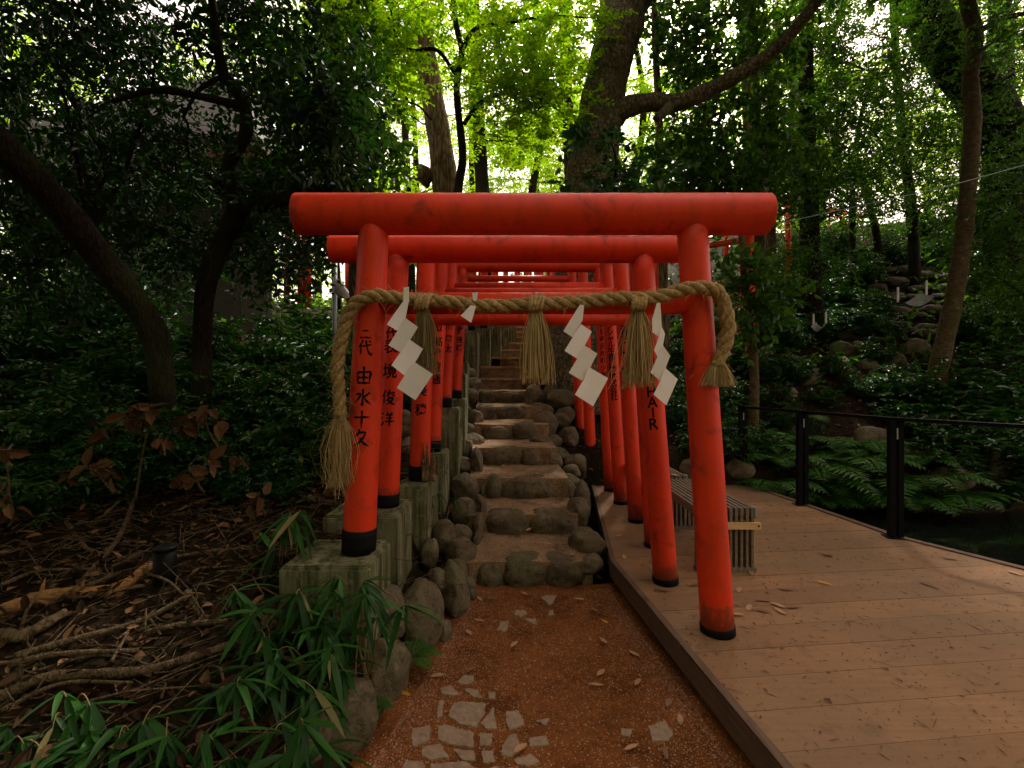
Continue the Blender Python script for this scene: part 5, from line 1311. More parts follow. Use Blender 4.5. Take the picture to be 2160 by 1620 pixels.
# ------------------------------------------------------------------ shrubs
def shrub_mesh(seed, kind):
    rg = np.random.default_rng(seed); lm, sm = MB(), MB()
    ns = 26 if kind == 'laurel' else 34
    for q in range(ns):
        a = rg.uniform(0, 2 * np.pi); r = math.sqrt(rg.uniform()) ; h = rg.uniform(.35, 1.0) * (1 - .45 * r * r)
        tip = np.array([.55 * r * math.cos(a), .55 * r * math.sin(a), h])
        p = bez(np.array([.05 * math.cos(a), .05 * math.sin(a), 0]), tip, .08, 6, rg); sm.tube(p, np.linspace(.011, .003, 6), 5, False)
        if kind == 'laurel':
            for j, (nl, Lm) in enumerate(((9, .155), (6, .14), (5, .12))):
                c = p[-1 - j]; an = np.arange(nl) * 2 * np.pi / nl + rg.uniform(0, 6)
                D = np.c_[np.cos(an), np.sin(an), rg.uniform(-.25, .45, nl)] + rg.normal(size=(nl, 3)) * .15
                L = Lm * rg.uniform(.75, 1.2, nl)
                leaf_geo(lm, np.repeat(c[None], nl, 0), D, np.c_[rg.normal(size=(nl, 2)) * .3, np.ones(nl)], L, L * .36, True)
        else:
            O = p[2:]; D = nrm(np.gradient(p, axis=0))[2:] + rdir(rg, 4) * .9; D[:, 2] *= .3
            O = np.repeat(O, 2, 0); D = np.repeat(D, 2, 0) + rdir(rg, 8) * .6; D[:, 2] *= .4
            sprays(lm, rg, O, D, .30, 11, .085, .036, .25, .7, True, .9, .25)
    s = sm.build('stems', M['bark_dark'], None); l = lm.build('leaves', M['shrub'], None)
    ms = (s.data, l.data); bpy.data.objects.remove(s); bpy.data.objects.remove(l)
    return ms
LAUR = [shrub_mesh(100 + i, 'laurel') for i in range(4)]; FINE = [shrub_mesh(200 + i, 'fine') for i in range(4)]
def shrub(p, size, kind, label, group, seed, leafmat=None, zs=1.0):
    rg = random.Random(seed); ms = (LAUR if kind == 'laurel' else FINE)[seed % 4]
    root = thing('laurel_shrub' if kind == 'laurel' else 'leafy_shrub', p, label, 'shrub', group)
    root.rotation_euler = (0, 0, rg.uniform(0, 6.28)); root.scale = (size, size, size * zs)
    for me, nm in zip(ms, ('stems', 'leaves')):
        o = bpy.data.objects.new(nm, me); COL.objects.link(o); o.parent = root
    return root
rg = random.Random(77)
SH = [(1980, 870, 1.2, 'laurel'), (2060, 940, 1.3, 'laurel'), (2150, 880, 1.3, 'laurel'), (2000, 930, 1.0, 'laurel'), (2110, 1010, 1.1, 'laurel'), (1930, 930, .8, 'laurel'), (1880, 900, .7, 'laurel'), (1570, 860, .7, 'laurel'), (1640, 800, .8, 'fine'), (1760, 660, 1.0, 'fine'), (1690, 660, 1.1, 'fine'), (1840, 720, .9, 'fine'), (2030, 720, 1.0, 'fine'), (2100, 740, 1.2, 'fine')]  # (px, py base, size, kind, zone)
for (x, y, s, k) in [(2050, 880, 1.2, 'laurel'), (1960, 905, 1.0, 'laurel'), (2130, 930, 1.3, 'laurel'), (2080, 990, 1.1, 'laurel'), (1990, 960, .9, 'laurel'), (2150, 1020, 1.2, 'laurel'), (1900, 850, .9, 'fine'), (2110, 800, 1.2, 'laurel'), (1760, 800, .8, 'laurel'), (1700, 810, .7, 'laurel'), (1640, 860, .7, 'laurel'), (1600, 960, .7, 'laurel'), (1550, 900, .8, 'laurel'), (1510, 960, .8, 'fine'),
                     (1580, 800, .8, 'fine'), (1640, 740, .9, 'fine'), (1700, 720, 1.0, 'fine'), (1780, 700, 1.0, 'fine'), (1830, 670, .9, 'fine'), (1640, 650, 1.1, 'fine'), (1720, 620, 1.2, 'fine'), (1800, 600, 1.2, 'fine'), (1680, 570, 1.3, 'fine'), (1880, 560, 1.2, 'fine'), (2080, 620, 1.2, 'fine'), (2140, 690, 1.3, 'fine'), (2120, 560, 1.4, 'fine'), (1990, 560, 1.2, 'fine'), (1850, 770, .7, 'fine'), (1960, 790, .7, 'laurel'), (1560, 700, .9, 'fine'), (1530, 780, .8, 'fine'),
                     (1620, 590, 1.2, 'fine'), (1740, 545, 1.3, 'fine'), (1940, 500, 1.3, 'fine'), (2050, 500, 1.4, 'fine'), (1470, 850, .9, 'fine'), (1440, 780, .9, 'fine'), (1430, 900, .8, 'fine'), (1480, 720, .9, 'fine'), (1740, 860, .6, 'laurel'), (1820, 835, .6, 'fine'), (1670, 905, .6, 'fine'), (2000, 1010, .9, 'laurel'), (2120, 1065, .9, 'laurel'), (1540, 620, 1.1, 'fine'), (1590, 680, .9, 'fine')]:
    SH.append((x, y, s, k))
for i, (x, y, s, k) in enumerate(SH):
    g = ground_px(x, y, 6.9 if x < 1500 else 6.3, 30)
    if x < 1600: place = 'in the shade behind the right gate pillars'
    elif x > 1930 and y > 780: place = 'in the glossy laurel bank at the right, above the water'
    elif y > 780: place = 'on the rocky slope behind the railing'
    elif y > 640: place = 'on the middle of the right hillside around the small tray'
    else: place = 'on the upper right hillside below the ridge'
    shrub((g[0], g[1], g[2] - .05), s * (.9 if k == 'laurel' else 1.0), k, f'{"glossy long-leaved laurel" if k == "laurel" else "fine-leaved dark green shrub"} {place}', f'{"laurels" if k == "laurel" else "shrubs"} {place}', i)
SL = [(690, 800, 5.2, .8), (650, 760, 5.6, .9), (600, 700, 6.2, 1.1), (680, 690, 6.6, 1.1), (560, 780, 5.0, .9), (640, 860, 4.3, .6), (590, 900, 3.9, .6), (540, 660, 7.0, 1.2), (720, 640, 7.6, 1.2), (640, 640, 8.2, 1.3), (480, 800, 4.6, .8), (430, 740, 5.6, 1.1), (360, 760, 4.8, .9), (280, 740, 5.0, 1.0), (200, 760, 4.6, .9), (100, 760, 4.2, .9), (20, 780, 4.0, .9), (150, 900, 3.6, .6), (60, 880, 3.5, .6), (350, 640, 6.5, 1.3), (230, 620, 6.8, 1.3), (110, 640, 6.0, 1.2), (0, 640, 5.4, 1.2), (520, 880, 3.9, .55), (610, 980, 3.7, .4), (780, 700, 6.6, .9), (860, 860, 5.6, .6), (740, 760, 5.6, .7)]
SL += [(300, 810, 3.6, .75), (370, 840, 3.7, .6), (600, 1000, 3.5, .35), (540, 960, 3.6, .42), (450, 940, 3.8, .5), (650, 930, 4.0, .5), (230, 900, 3.5, .6), (90, 950, 3.2, .55), (690, 880, 4.4, .5), (160, 830, 3.8, .8), (20, 860, 3.4, .7)]
SL += [(1195, 815, 8.9, .75), (1235, 800, 8.7, .8), (1170, 760, 10.2, .9), (1225, 760, 9.9, .9)]
for i, (x, y, Y, s) in enumerate(SL):
    a = at(x, y, Y); g = float(hgt(a[0], a[1]))
    k = 'fine' if i % 3 else 'laurel'
    place = 'beyond the boulders at the right of the upper steps' if x > 1100 else 'on the slope between the curved trunk and the left pillars' if x > 500 else ('around the feet of the two dark trunks at left' if Y < 5.2 else 'in the dark wood behind the leaning trunk')
    shrub((a[0], a[1], g - .03), s, k, f'{"long-leaved laurel" if k == "laurel" else "dark fine-leaved shrub"} {place}', f'{"laurels" if k == "laurel" else "shrubs"} {place}', 300 + i)

# rocks and rubble wall on the right hillside
RK = [(1772, 735, 46, 32, 'mossy rock above the slope, left of a pair'), (1773, 772, 50, 40, 'large mossy rock under the smaller tray'), (1612, 745, 34, 36, 'dark rock near the slim stake'), (1810, 738, 42, 24, 'flat rock right of the mossy pair'), (1832, 770, 40, 26, 'low rock right of the large mossy one'), (1842, 918, 66, 44, 'big smooth rock behind the railing, between the two nearer posts'), (1672, 893, 38, 52, 'upright brown rock behind the middle railing post'), (1598, 822, 34, 26, 'small grey rock near the rope tassel'), (1767, 742, 30, 24, 'little rock wedged between mossy ones'), (1812, 734, 34, 30, 'round dark rock on the slope'),
      (2096, 968, 56, 70, 'pale lichen-covered boulder at the right above the water'), (2004, 1000, 70, 56, 'dark boulder in the laurels near the water'), (1560, 985, 50, 40, 'shaded rock behind the far railing post'), (1880, 760, 56, 34, 'long rock lying below the bigger tray'), (1930, 730, 46, 30, 'brown rock below the bigger tray'), (1700, 790, 52, 34, 'rounded rock in the leaf-strewn gully'), (1470, 985, 60, 40, 'dark rock behind the benches'), (1905, 800, 46, 30, 'dark rock at the foot of the light trunk'), (1660, 830, 44, 30, 'rock with dry leaves left of the gully')]
for i, (x, y, w_, h_, lab) in enumerate(RK):
    g = ground_px(x, y + h_ * .4, 6.6, 30); Y = g[1]
    stone((g[0], Y, g[2] + h_ * Y / FPX * .25), (w_ * Y / FPX * 1.2, w_ * Y / FPX, h_ * Y / FPX * 1.25), lab, 'rocks on the right hillside', sd, 'rock'); sd += 1
wallroot = thing('rubble_wall', ground_px(1960, 690, 7, 30), 'dry rubble retaining wall of small dark stones across the right hillside', 'stone wall')
rw = MB(); rng = np.random.default_rng(71)
tmpl = np.array([v.co[:] for v in STONES[3].vertices]); tf = np.array([p.vertices[:] for p in STONES[3].polygons])
for row, (xa, xb, ya, yb) in enumerate([(1850, 2160, 560, 585), (1850, 2160, 585, 612), (1860, 2160, 612, 640), (1870, 2160, 640, 668), (1880, 2160, 668, 696), (1790, 1990, 520, 530), (1780, 1960, 696, 716)]):
    x = xa
    while x < xb:
        w_ = rng.uniform(26, 50); y = ya + (yb - ya) * rng.uniform(.2, .8); g = ground_px(x, y + 14, 7, 30); s = w_ * g[1] / FPX / 2
        V = tmpl * np.array([s * 1.15, s, s * rng.uniform(.5, .75)]); a = rng.uniform(-.4, .4)
        V = V @ np.array(Matrix.Rotation(a, 3, 'Z')).T
        rw.add(V + g + np.array([0, 0, s * .3]), [tf]); x += w_ * .95
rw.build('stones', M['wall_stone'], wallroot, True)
#@@TREES

# ------------------------------------------------------------------ trees
# dark evergreens at the left
tree('evergreen_tree', 'dark thick trunk leaning in from the left edge, glossy leaves overhead',
     [[(345, 860, 4.0, 46), (322, 700, 3.95, 50), (225, 560, 3.7, 58), (95, 400, 3.4, 62), (-70, 235, 3.0, 68), (-330, -60, 2.6, 80)],
      [(280, 610, 3.85, 34), (250, 560, 4.1, 26), (190, 490, 4.4, 16)]],
     M['bark_dark'], [(120, 90, 4.4, 230, 150, 240), (-60, 330, 4.0, 150, 160, 150), (260, 280, 4.9, 190, 120, 150), (330, 40, 4.8, 220, 90, 330), (120, 20, 5.0, 200, 60, 260), (60, 560, 4.2, 140, 90, 130), (130, 420, 4.6, 120, 110, 90), ('w', (-2.3, 2.6, 4.0), (1.4, 1.2, 0.6), 260), ('w', (-4.2, 2.0, 4.0), (1.7, 1.6, 0.8), 280), ('w', (-3.0, 0.4, 4.2), (1.9, 1.6, 0.8), 330), ('w', (-5.6, 0.4, 3.6), (1.6, 1.9, 1.2), 280), ('w', (-3.4, 4.2, 5.6), (1.9, 1.4, 0.6), 280), ('w', (-5.6, 4.2, 5.4), (1.8, 1.5, 0.9), 260), ('w', (-2.2, -1.8, 4.4), (1.8, 1.6, 0.9), 280), ('w', (-4.8, -1.8, 3.6), (1.8, 1.8, 1.6), 300), ('w', (-2.2, 1.2, 3.9), (1.0, 1.0, 0.5), 150)],  # the 'w' clusters are unseen, added overhead to darken the left bank
     'camellia', M['camellia'], 1, .022)
tree('evergreen_tree', 'dark twisted trunk with an S-bend and a limb touching the front beam, glossy leaves',
     [[(425, 860, 4.5, 36), (430, 640, 4.5, 36), (455, 540, 4.5, 38), (500, 440, 4.45, 40), (482, 350, 4.4, 28), (518, 282, 4.3, 26), (512, 215, 4.3, 24), (470, 150, 4.3, 22), (455, 60, 4.2, 18), (440, -60, 4.2, 14)],
      [(500, 440, 4.45, 36), (560, 425, 4.3, 32), (640, 415, 4.2, 26), (720, 395, 4.2, 16)], [(512, 225, 4.3, 20), (430, 205, 4.2, 16), (330, 190, 4.1, 14), (235, 215, 4.0, 9)], [(470, 160, 4.3, 12), (420, 190, 4.2, 9), (390, 240, 4.2, 5)]],
     M['bark_dark'], [(540, 50, 4.9, 170, 90, 330), (660, 130, 4.2, 110, 130, 260), (690, 290, 4.1, 85, 100, 190), (600, 250, 4.9, 90, 80, 100), (400, 330, 5.0, 120, 90, 100), (610, 395, 4.5, 90, 40, 100), (570, 520, 5.0, 100, 70, 150), (380, 470, 5.2, 120, 80, 90), (655, 470, 4.4, 45, 70, 50), (280, 480, 5.2, 130, 80, 90), ('w', (-1.6, 3.9, 5.2), (1.3, 1.2, 0.5), 220), ('w', (-1.4, 5.6, 6.8), (1.9, 1.4, 0.6), 170), ('w', (-3.8, 6.4, 7.2), (2.0, 1.6, 0.7), 300)],  # the 'w' clusters are unseen, added to shade the stairs and left bank
     'camellia', M['camellia'], 2, .016)
tree('evergreen_tree', 'bushy dark evergreen at the far left behind the leaning trunk',
     [[(60, 760, 6.5, 40), (70, 560, 6.5, 36), (40, 300, 6.5, 30), (60, 100, 6.4, 22)]],
     M['bark_dark'], [(60, 200, 6.2, 180, 120, 90), (200, 420, 6.4, 170, 110, 80), (330, 300, 6.6, 150, 120, 90), (40, 500, 6.2, 160, 90, 120), (250, 80, 6.6, 220, 110, 130), (400, 560, 6.8, 150, 70, 150), (180, 610, 6.2, 170, 60, 150)], 'finedark', M['camellia'], 3, .03)

# bright centre
tree('tall_tree', 'straight grey-brown trunk with a burl, left of centre behind the gates',
     [[(948, 560, 11, 66), (940, 410, 11, 56), (928, 300, 11, 50), (908, 180, 11, 46), (890, 60, 11, 44), (876, -80, 11, 40), (870, -260, 11, 34)]],
     M['bark_brown'], [(880, 30, 10.6, 130, 60, 160), (800, -120, 10.5, 260, 120, 260), (1000, -140, 11, 240, 110, 260)], 'maple', M['maple'], 4, .05,
     extra=lambda tb, r: tb.tube(*[(lambda c: [c + np.array([-.42, -.05, .25]), c + np.array([-.33, -.05, .12]), c + np.array([-.30, -.05, -.08]), c + np.array([-.25, -.03, -.28])])(at(925, 372, 11)), [.04, .15, .18, .03]], 10))
tree('maple_tree', 'slender forked maple with bright layered leaves beside the burled trunk',
     [[(968, 560, 8.6, 22), (966, 410, 8.6, 19), (976, 330, 8.6, 17), (966, 230, 8.6, 15), (964, 170, 8.6, 14), (974, 110, 8.6, 13), (962, 50, 8.6, 12), (950, -60, 8.6, 10)], [(978, 262, 8.6, 9), (1012, 218, 8.4, 8), (1065, 197, 8.3, 7), (1130, 205, 8.2, 5), (1190, 240, 8.2, 3)],
      [(974, 108, 8.6, 10), (1004, 60, 8.5, 8), (1075, 48, 8.4, 7), (1160, 34, 8.3, 5), (1250, 38, 8.2, 3)], [(962, 158, 8.6, 9), (922, 106, 8.5, 8), (870, 106, 8.4, 7), (836, 78, 8.3, 6), (824, 20, 8.3, 4), (800, -40, 8.2, 3)], [(910, 253, 8.7, 5), (880, 222, 8.6, 4), (830, 210, 8.6, 3)]],
     M['bark_dark'], [(1100, 175, 8.3, 130, 34, 170), (1130, 235, 8.3, 120, 26, 130), (1060, 125, 8.5, 110, 30, 120), (1160, 60, 8.4, 130, 36, 150), (815, 110, 8.4, 75, 36, 90), (790, 190, 8.6, 85, 34, 90), (850, 30, 8.4, 110, 30, 110), (1040, 20, 8.6, 130, 40, 150), (1080, 300, 8.8, 80, 24, 60), (760, 60, 8.6, 100, 50, 110), (1190, 140, 8.6, 70, 30, 60)],
     'maple', M['maple'], 5, .012, twigs=8)
tree('ivy_tree', 'ivy-covered slim trunk left of the big trunk', [[(1215, 560, 14, 28), (1205, 400, 14, 26), (1196, 200, 14, 24), (1190, 20, 14, 22), (1185, -150, 14, 18)]],
     M['bark_dark'], [(1196, 60, 13.9, 24, 90, 110), (1200, 220, 13.9, 22, 90, 110), (1206, 350, 13.9, 22, 70, 90), (1150, -40, 13.5, 180, 80, 200), (1100, 100, 14.5, 120, 60, 110)], 'maple', M['maple'], 6, .02)
tree('tall_tree', 'dark ivy trunk standing in the bright gap right of the forked maple', [[(1024, 560, 15, 32), (1018, 410, 15, 30), (1012, 300, 15, 27), (1004, 120, 15, 24), (1000, -60, 15, 20)]],
     M['bark_dark'], [(1015, 250, 14.8, 30, 60, 60), (1060, 300, 15, 130, 50, 140), (960, 200, 15.5, 150, 90, 170), (1060, 60, 15.2, 160, 80, 180)], 'maple', M['maple'], 7, .03)
tree('dark_tree', 'broad dark trunk behind the left end of the front beam', [[(768, 560, 9.2, 64), (760, 400, 9.2, 60), (750, 300, 9.2, 56), (722, 150, 9.2, 48), (705, 0, 9.2, 44), (690, -150, 9.2, 38)]],
     M['bark_dark'], [(720, 60, 8.9, 60, 90, 120), (770, 250, 9.0, 70, 80, 120), (690, 380, 8.5, 70, 40, 90), (640, 420, 8.6, 60, 40, 80), (800, 340, 9.3, 60, 50, 70), (720, -100, 8.8, 150, 80, 150)], 'oak', M['oak'], 8, .03)
# the big trunk
tree('big_tree', 'massive lichen-grey trunk right of centre with a long limb rising to the right',
     [[(1235, 640, 8.8, 150), (1246, 420, 8.8, 118), (1256, 320, 8.8, 100), (1268, 230, 8.8, 92), (1288, 130, 8.8, 88), (1310, 40, 8.8, 100), (1318, -40, 8.8, 92), (1330, -200, 8.8, 80)],
      [(1285, 250, 8.8, 60), (1322, 226, 8.6, 44), (1375, 216, 8.5, 36), (1430, 216, 8.4, 36), (1495, 190, 8.3, 34), (1570, 150, 8.1, 31), (1640, 100, 7.9, 28), (1700, 32, 7.7, 26), (1755, -45, 7.6, 24), (1850, -200, 7.4, 18)],
      [(1320, 50, 8.8, 60), (1360, -20, 8.7, 50), (1400, -120, 8.6, 40)], [(1412, 226, 8.3, 22), (1400, 238, 8.1, 20), (1384, 250, 8.0, 16)]],
     M['bark_grey'], [(1340, -160, 8.6, 320, 110, 330), (1700, -140, 7.6, 240, 90, 200), ('w', (0.5, 4.9, 6.6), (1.6, 1.2, 0.6), 170), ('w', (2.5, 5.4, 7.0), (1.6, 1.3, 0.6), 260), ('w', (3.0, 7.2, 8.6), (2.0, 1.5, 0.8), 300), ('w', (5.2, 7.2, 8.8), (2.2, 1.8, 0.8), 420), ('w', (4.6, 4.9, 6.6), (1.5, 1.2, .6), 240), ('w', (6.2, 3.0, 6.0), (1.6, 1.6, .8), 240), ('w', (5.4, .2, 5.0), (1.6, 1.5, .8), 260), ('w', (3.4, -.9, 4.6), (1.3, 1.2, .6), 190), ('w', (4.2, 9.6, 10.6), (2.4, 1.8, 0.8), 330)], 'oak', M['oak'], 9, .05, seg=22)  # unseen 'w' clusters added to shade stairs, deck corner and right side
# plants growing on the big trunk's foot
tree('sapling', 'pale green drooping sapling in front of the foot of the massive trunk', [[(1300, 620, 7.6, 8), (1290, 430, 7.6, 7), (1300, 350, 7.5, 5), (1290, 300, 7.5, 3)]],
     M['bark_dark'], [(1260, 290, 7.4, 55, 22, 20), (1265, 340, 7.3, 60, 22, 24), (1330, 350, 7.4, 60, 25, 24), (1270, 392, 7.3, 80, 20, 34), (1370, 390, 7.4, 70, 25, 28)], 'oak', M['shrub'], 10, .006, cat='sapling', twigs=6)
# right side
tree('broadleaf_tree', 'broad-leaved dark tree hanging big leaves under the long limb',
     [[(1400, 640, 9.8, 20), (1395, 420, 9.8, 18), (1390, 260, 9.8, 16), (1382, 80, 9.8, 14), (1378, -60, 9.8, 12)], [(1395, 350, 9.8, 10), (1460, 280, 9.4, 8), (1530, 230, 9.2, 5)]],
     M['bark_brown'], [(1440, 90, 9.4, 90, 80, 110), (1500, 110, 9.2, 100, 80, 130), (1450, 300, 9.4, 80, 60, 90), (1530, 280, 9.2, 110, 80, 160), (1600, 210, 9.4, 90, 80, 110), (1560, 380, 9.2, 110, 60, 150), (1450, 380, 9.0, 90, 40, 100), (1400, 30, 9.6, 60, 60, 60), (1620, 60, 9.4, 90, 70, 100), (1640, 340, 9.6, 80, 70, 100)],
     'oak', M['oak'], 11, .016)
tree('tall_tree', 'ivy-clad straight trunk behind the long limb', [[(1590, 640, 12, 42), (1590, 400, 12, 38), (1582, 150, 12, 34), (1575, -100, 12, 28)], [(1625, 560, 12.5, 26), (1622, 300, 12.5, 22), (1640, 40, 12.5, 18)]],
     M['bark_brown'], [(1600, 150, 11.8, 40, 100, 90), (1560, -60, 11.6, 200, 90, 180), (1660, 180, 12.2, 80, 80, 90), (1480, 40, 12.4, 130, 80, 110), (1730, 110, 12.2, 70, 70, 150), (1690, 250, 12.2, 60, 70, 110), (1760, 20, 12.4, 60, 50, 90)], 'maple', M['oak'], 12, .03)
tree('dark_tree', 'dark straight trunk right of the front beam end', [[(1712, 640, 11, 42), (1708, 500, 11, 38), (1704, 360, 11, 34), (1700, 150, 11, 28), (1700, -60, 11, 24)]],
     M['bark_dark'], [(1690, 410, 10.4, 70, 60, 140), (1760, 300, 10.6, 100, 90, 210), (1700, 200, 10.8, 70, 70, 100), (1680, 530, 10, 50, 40, 70), (1780, 440, 10.2, 90, 50, 130), (1670, 340, 10.4, 80, 90, 190), (1720, 560, 9.6, 110, 40, 170)], 'finedark', M['oak'], 13, .03)
tree('slim_tree', 'slim dark trunk with fine leaves on the ridge', [[(1930, 640, 13, 22), (1925, 470, 13, 20), (1905, 300, 13, 18), (1890, 120, 13, 15), (1880, -60, 13, 12)]],
     M['bark_dark'], [(1880, 330, 12.5, 110, 90, 230), (1830, 180, 12.8, 110, 90, 200), (1950, 200, 12.5, 100, 100, 210), (1960, 420, 12, 80, 50, 100), (1800, 70, 13, 130, 80, 150), (1900, 40, 12.6, 120, 70, 260), (1840, 260, 11.6, 150, 130, 340), (1960, 320, 11.6, 120, 130, 300), (1760, 160, 12, 100, 90, 160), (2080, 300, 11.4, 80, 140, 220), (1690, 60, 11.2, 90, 80, 220), (1780, 250, 10.8, 90, 120, 260), (1880, 120, 10.8, 90, 90, 260), (1990, 250, 10.9, 80, 140, 260), (1840, 370, 10.6, 130, 50, 200)], 'finedark', M['oak'], 14, .03)
tree('slim_tree', 'thin forked trunk over the tiny red gates', [[(1800, 620, 13.5, 14), (1798, 470, 13.5, 12), (1800, 380, 13.5, 10), (1815, 250, 13.5, 8), (1840, 180, 13.5, 5)], [(1800, 390, 13.5, 9), (1770, 340, 13.5, 7), (1765, 200, 13.5, 5)]],
     M['bark_dark'], [(1800, 400, 13, 100, 60, 130), (1850, 280, 13.2, 90, 70, 130), (1740, 380, 13, 70, 60, 80)], 'finedark', M['oak'], 15, .02)
tree('slim_tree', 'thin crooked trunk leaning on the ridge right of the tiny gates', [[(1862, 620, 14, 18), (1850, 500, 14, 15), (1830, 420, 14, 12), (1800, 300, 14, 8)]],
     M['bark_dark'], [(1830, 380, 13.8, 100, 60, 120), (1870, 450, 13.8, 70, 30, 60)], 'finedark', M['oak'], 16, .02)
tree('leaning_tree', 'light tan smooth trunk curving up at the right', [[(1975, 800, 8.6, 36), (1990, 730, 8.6, 34), (2014, 620, 8.6, 32), (2032, 500, 8.6, 30), (2045, 360, 8.6, 29), (2052, 240, 8.6, 29), (2046, 160, 8.6, 28), (2058, 80, 8.6, 26), (2040, 0, 8.6, 26), (2030, -120, 8.6, 22)], [(2056, 75, 8.6, 14), (2105, 42, 8.4, 11), (2170, 25, 8.2, 8), (2240, -10, 8, 6)]],
     M['bark_smooth'], [(2100, -60, 8.2, 200, 90, 220), (2140, 60, 8.0, 80, 60, 80), (1960, -80, 8.6, 160, 70, 150)], 'finedark', M['oak'], 17, .025)
tree('big_tree', 'huge black trunk bending up to the left at the far right', [[(2125, 640, 11, 80), (2122, 420, 11, 78), (2118, 280, 11, 80), (2060, 190, 11, 82), (1995, 100, 11, 80), (1940, 0, 11, 74), (1900, -130, 11, 64)], [(2122, 400, 11.2, 50), (2110, 220, 11.6, 46), (2112, 0, 11.8, 40), (2110, -150, 12, 36)]],
     M['bark_dark'], [(2000, -60, 10.6, 240, 90, 260), (2090, 110, 10.8, 90, 70, 110), (2160, 300, 10.4, 80, 100, 150), (2150, 150, 10.5, 90, 90, 130), (1960, 40, 10.6, 90, 60, 100), ('w', (7.4, 6.0, 7.6), (2.2, 2.0, 1.0), 330), ('w', (9.6, 8.0, 9.5), (2.4, 2.2, 1.0), 330), ('w', (7.2, 10.5, 11.5), (2.6, 2.2, 1.0), 330), ('w', (8.0, 3.6, 6.8), (2.0, 2.2, 1.2), 330), ('w', (8.6, 1.0, 6.2), (2.0, 2.2, 1.4), 300), ('w', (11.5, 5.0, 8.0), (2.2, 2.6, 1.6), 300), ('w', (5.8, 4.8, 7.4), (1.4, 1.5, 0.7), 180)], 'finedark', M['oak'], 18, .04)  # unseen 'w' clusters added above the frame to darken the right hillside
tree('dark_tree', 'dense dark tree filling the right edge under the cable', [[(2230, 800, 9, 40), (2225, 500, 9, 36), (2215, 250, 9, 30)]],
     M['bark_dark'], [(2130, 480, 8.6, 110, 90, 260), (2160, 620, 8.4, 100, 80, 220), (2060, 430, 9.4, 60, 80, 110), (2170, 350, 8.8, 80, 80, 150), (2090, 560, 9.2, 70, 60, 100)], 'finedark', M['oak'], 19, .03)
tree('sapling', 'leafy sapling on a thin grey stem behind the right rope end', [[(1590, 760, 7.4, 18), (1575, 640, 7.4, 15), (1566, 520, 7.4, 13), (1560, 430, 7.4, 10)]],
     M['bark_smooth'], [(1540, 570, 7.2, 42, 40, 44), (1610, 600, 7.2, 40, 36, 44), (1520, 520, 7.0, 30, 40, 34), (1570, 640, 7.2, 60, 30, 54)], 'oak', M['oak'], 20, .006, cat='sapling', twigs=6)
tree('sunlit_bush', 'sunlit yellow-green bush glowing on the ridge around the tiny red gates', [[(1830, 560, 19.5, 8), (1835, 520, 19.5, 6), (1840, 490, 19.5, 4)]],
     M['bark_dark'], [(1700, 490, 20, 50, 26, 60), (1760, 470, 21, 60, 22, 70), (1830, 490, 19.5, 60, 28, 110), (1900, 495, 19.5, 50, 26, 80), (1960, 480, 20, 40, 24, 50)], 'maple', M['maple'], 21, .02, cat='bush', twigs=4)
# maples in the middle distance fill the bright wood
for i, (px, Y, lab) in enumerate([(860, 17, 'sunlit yellow-green maple behind the burled trunk'), (1120, 18, 'sunlit yellow-green maple between the two ivy trunks'), (1340, 16, 'pale maple glowing behind the massive trunk'), (700, 15, 'green maple above the distant left gates'), (1480, 18, 'pale leafy tree in the gap under the long limb'), (1000, 22, 'hazy yellow maple at the end of the valley')]):
    rgx = np.random.default_rng(60 + i)
    cl = []
    for q in range(11):
        cl.append((px + rgx.normal() * 110, rgx.uniform(-120, 400), Y + rgx.normal() * 1.2, rgx.uniform(60, 110), rgx.uniform(18, 34), int(rgx.uniform(70, 120))))
    if i == 4: cl = [c for c in cl if not (1290 < c[0] < 1400 and 180 < c[1] < 330)]
    tree('maple_tree', lab, [[(px + rgx.normal() * 20, 640, Y, 18), (px, 420, Y, 16), (px + rgx.normal() * 15, 200, Y, 13), (px + rgx.normal() * 20, -40, Y, 8)]], M['bark_dark'], cl, 'maple', M['maple'], 80 + i, .03, twigs=5)

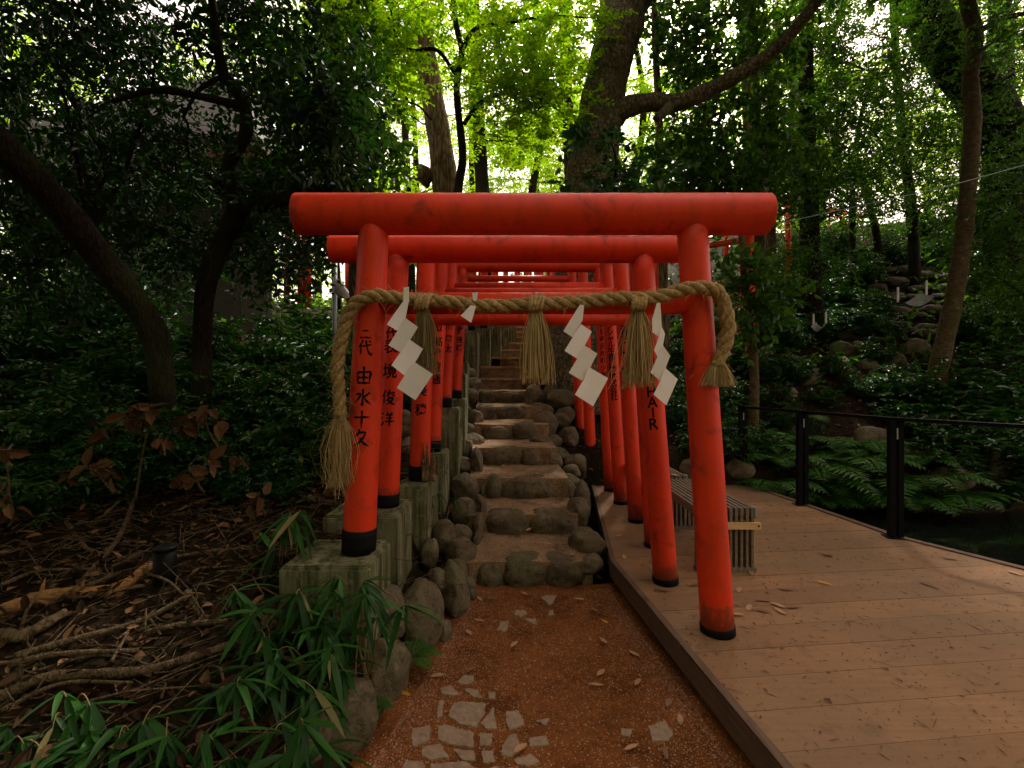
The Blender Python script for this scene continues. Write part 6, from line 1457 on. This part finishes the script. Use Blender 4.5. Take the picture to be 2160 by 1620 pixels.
# the far wood
protos = []
for i in range(3):
    rgx = np.random.default_rng(400 + i); root = thing('forest_tree', (0, 0, 0), '', 'tree'); tb, cb = MB(), MB()
    pts = np.array([[0, 0, -.5], [.1, .05, 3], [rgx.normal() * .2, .1, 7], [rgx.normal() * .4, 0, 12]]); p, r = smooth_path(pts, [.26, .2, .15, .06], 5); tb.tube(p, r, 9)
    cl = [(np.array([rgx.normal() * 1.5, rgx.normal() * 1.2, z]), np.array([1.7, 1.6, .55]), 85) for z in np.linspace(1.6, 12.5, 15)]
    crown_into(cb, tb, rgx, cl, 'far', p, .05, 3)
    tb.build('trunk', M['bark_dark'], root, True); cb.build('crown', M['far_leaf'], root); protos.append(root)
rgx = random.Random(5); used = [False] * 3
for k, (x, y) in enumerate([(-22, 24), (-17, 27), (-12, 23), (-9, 29), (-5.5, 26), (-2, 31), (1.5, 27), (5, 32), (8, 26), (11.5, 30), (15, 25), (19, 29), (23, 24), (27, 28), (-26, 30), (-14, 34), (-6, 37), (3, 38), (10, 37), (18, 36), (30, 34), (-20, 18), (21, 18)]):
    i = k % 3
    o = protos[i] if not used[i] else copy_tree(protos[i]); used[i] = True
    s = rgx.uniform(.85, 1.25); o.location = (x, y, float(hgt(x, y))); o.rotation_euler = (0, 0, rgx.uniform(0, 6.28)); o.scale = (s, s, s)
    tag(o, 'distant tree lost in the far wood beyond the gates', 'tree', 'trees of the far wood')
# ground cover of the far slopes
rng = np.random.default_rng(91); n = 26000
x = rng.uniform(-22, 26, n); y = rng.uniform(9, 40, n) ** 1.0; k = ((x < -1.6) | (x > 2.2) | (y > 16)) ; x, y = x[k], y[k]
gm = MB(); D = rdir(rng, len(x)); D[:, 2] = abs(D[:, 2]) * .9
leaf_geo(gm, np.c_[x, y, hgt(x, y) + rng.uniform(0, .35, len(x))], D, rdir(rng, len(x)) + [0, 0, 1.0], rng.uniform(.12, .3, len(x)), rng.uniform(.05, .12, len(x)), False)
tag(gm.build('ground_cover', M['oak'], None), kind='stuff')

rgx = random.Random(15)  # out-of-view trees added to hold back low light from the sky
for k, (x, y, s) in enumerate([(-7, -5.5, 1.0), (-4, -7.5, 1.05), (-1, -9, 1.0), (2.2, -9.5, .9), (5.5, -9, 1.0), (-9, -1.5, 1.0), (-9.5, 3, 1.0), (9, -6.5, 1.0), (-5.5, -10, 1.2), (3.8, -12, 1.2), (0.5, -12.5, 1.2)]):
    o = copy_tree(protos[k % 3]); o.location = (x, y, float(hgt(x, y))); o.rotation_euler = (0, 0, rgx.uniform(0, 6.28)); o.scale = (s * 1.1, s * 1.1, s * .75)
    tag(o, 'unseen tree added around the viewpoint to block low skylight', 'tree', 'unseen trees added to block light')
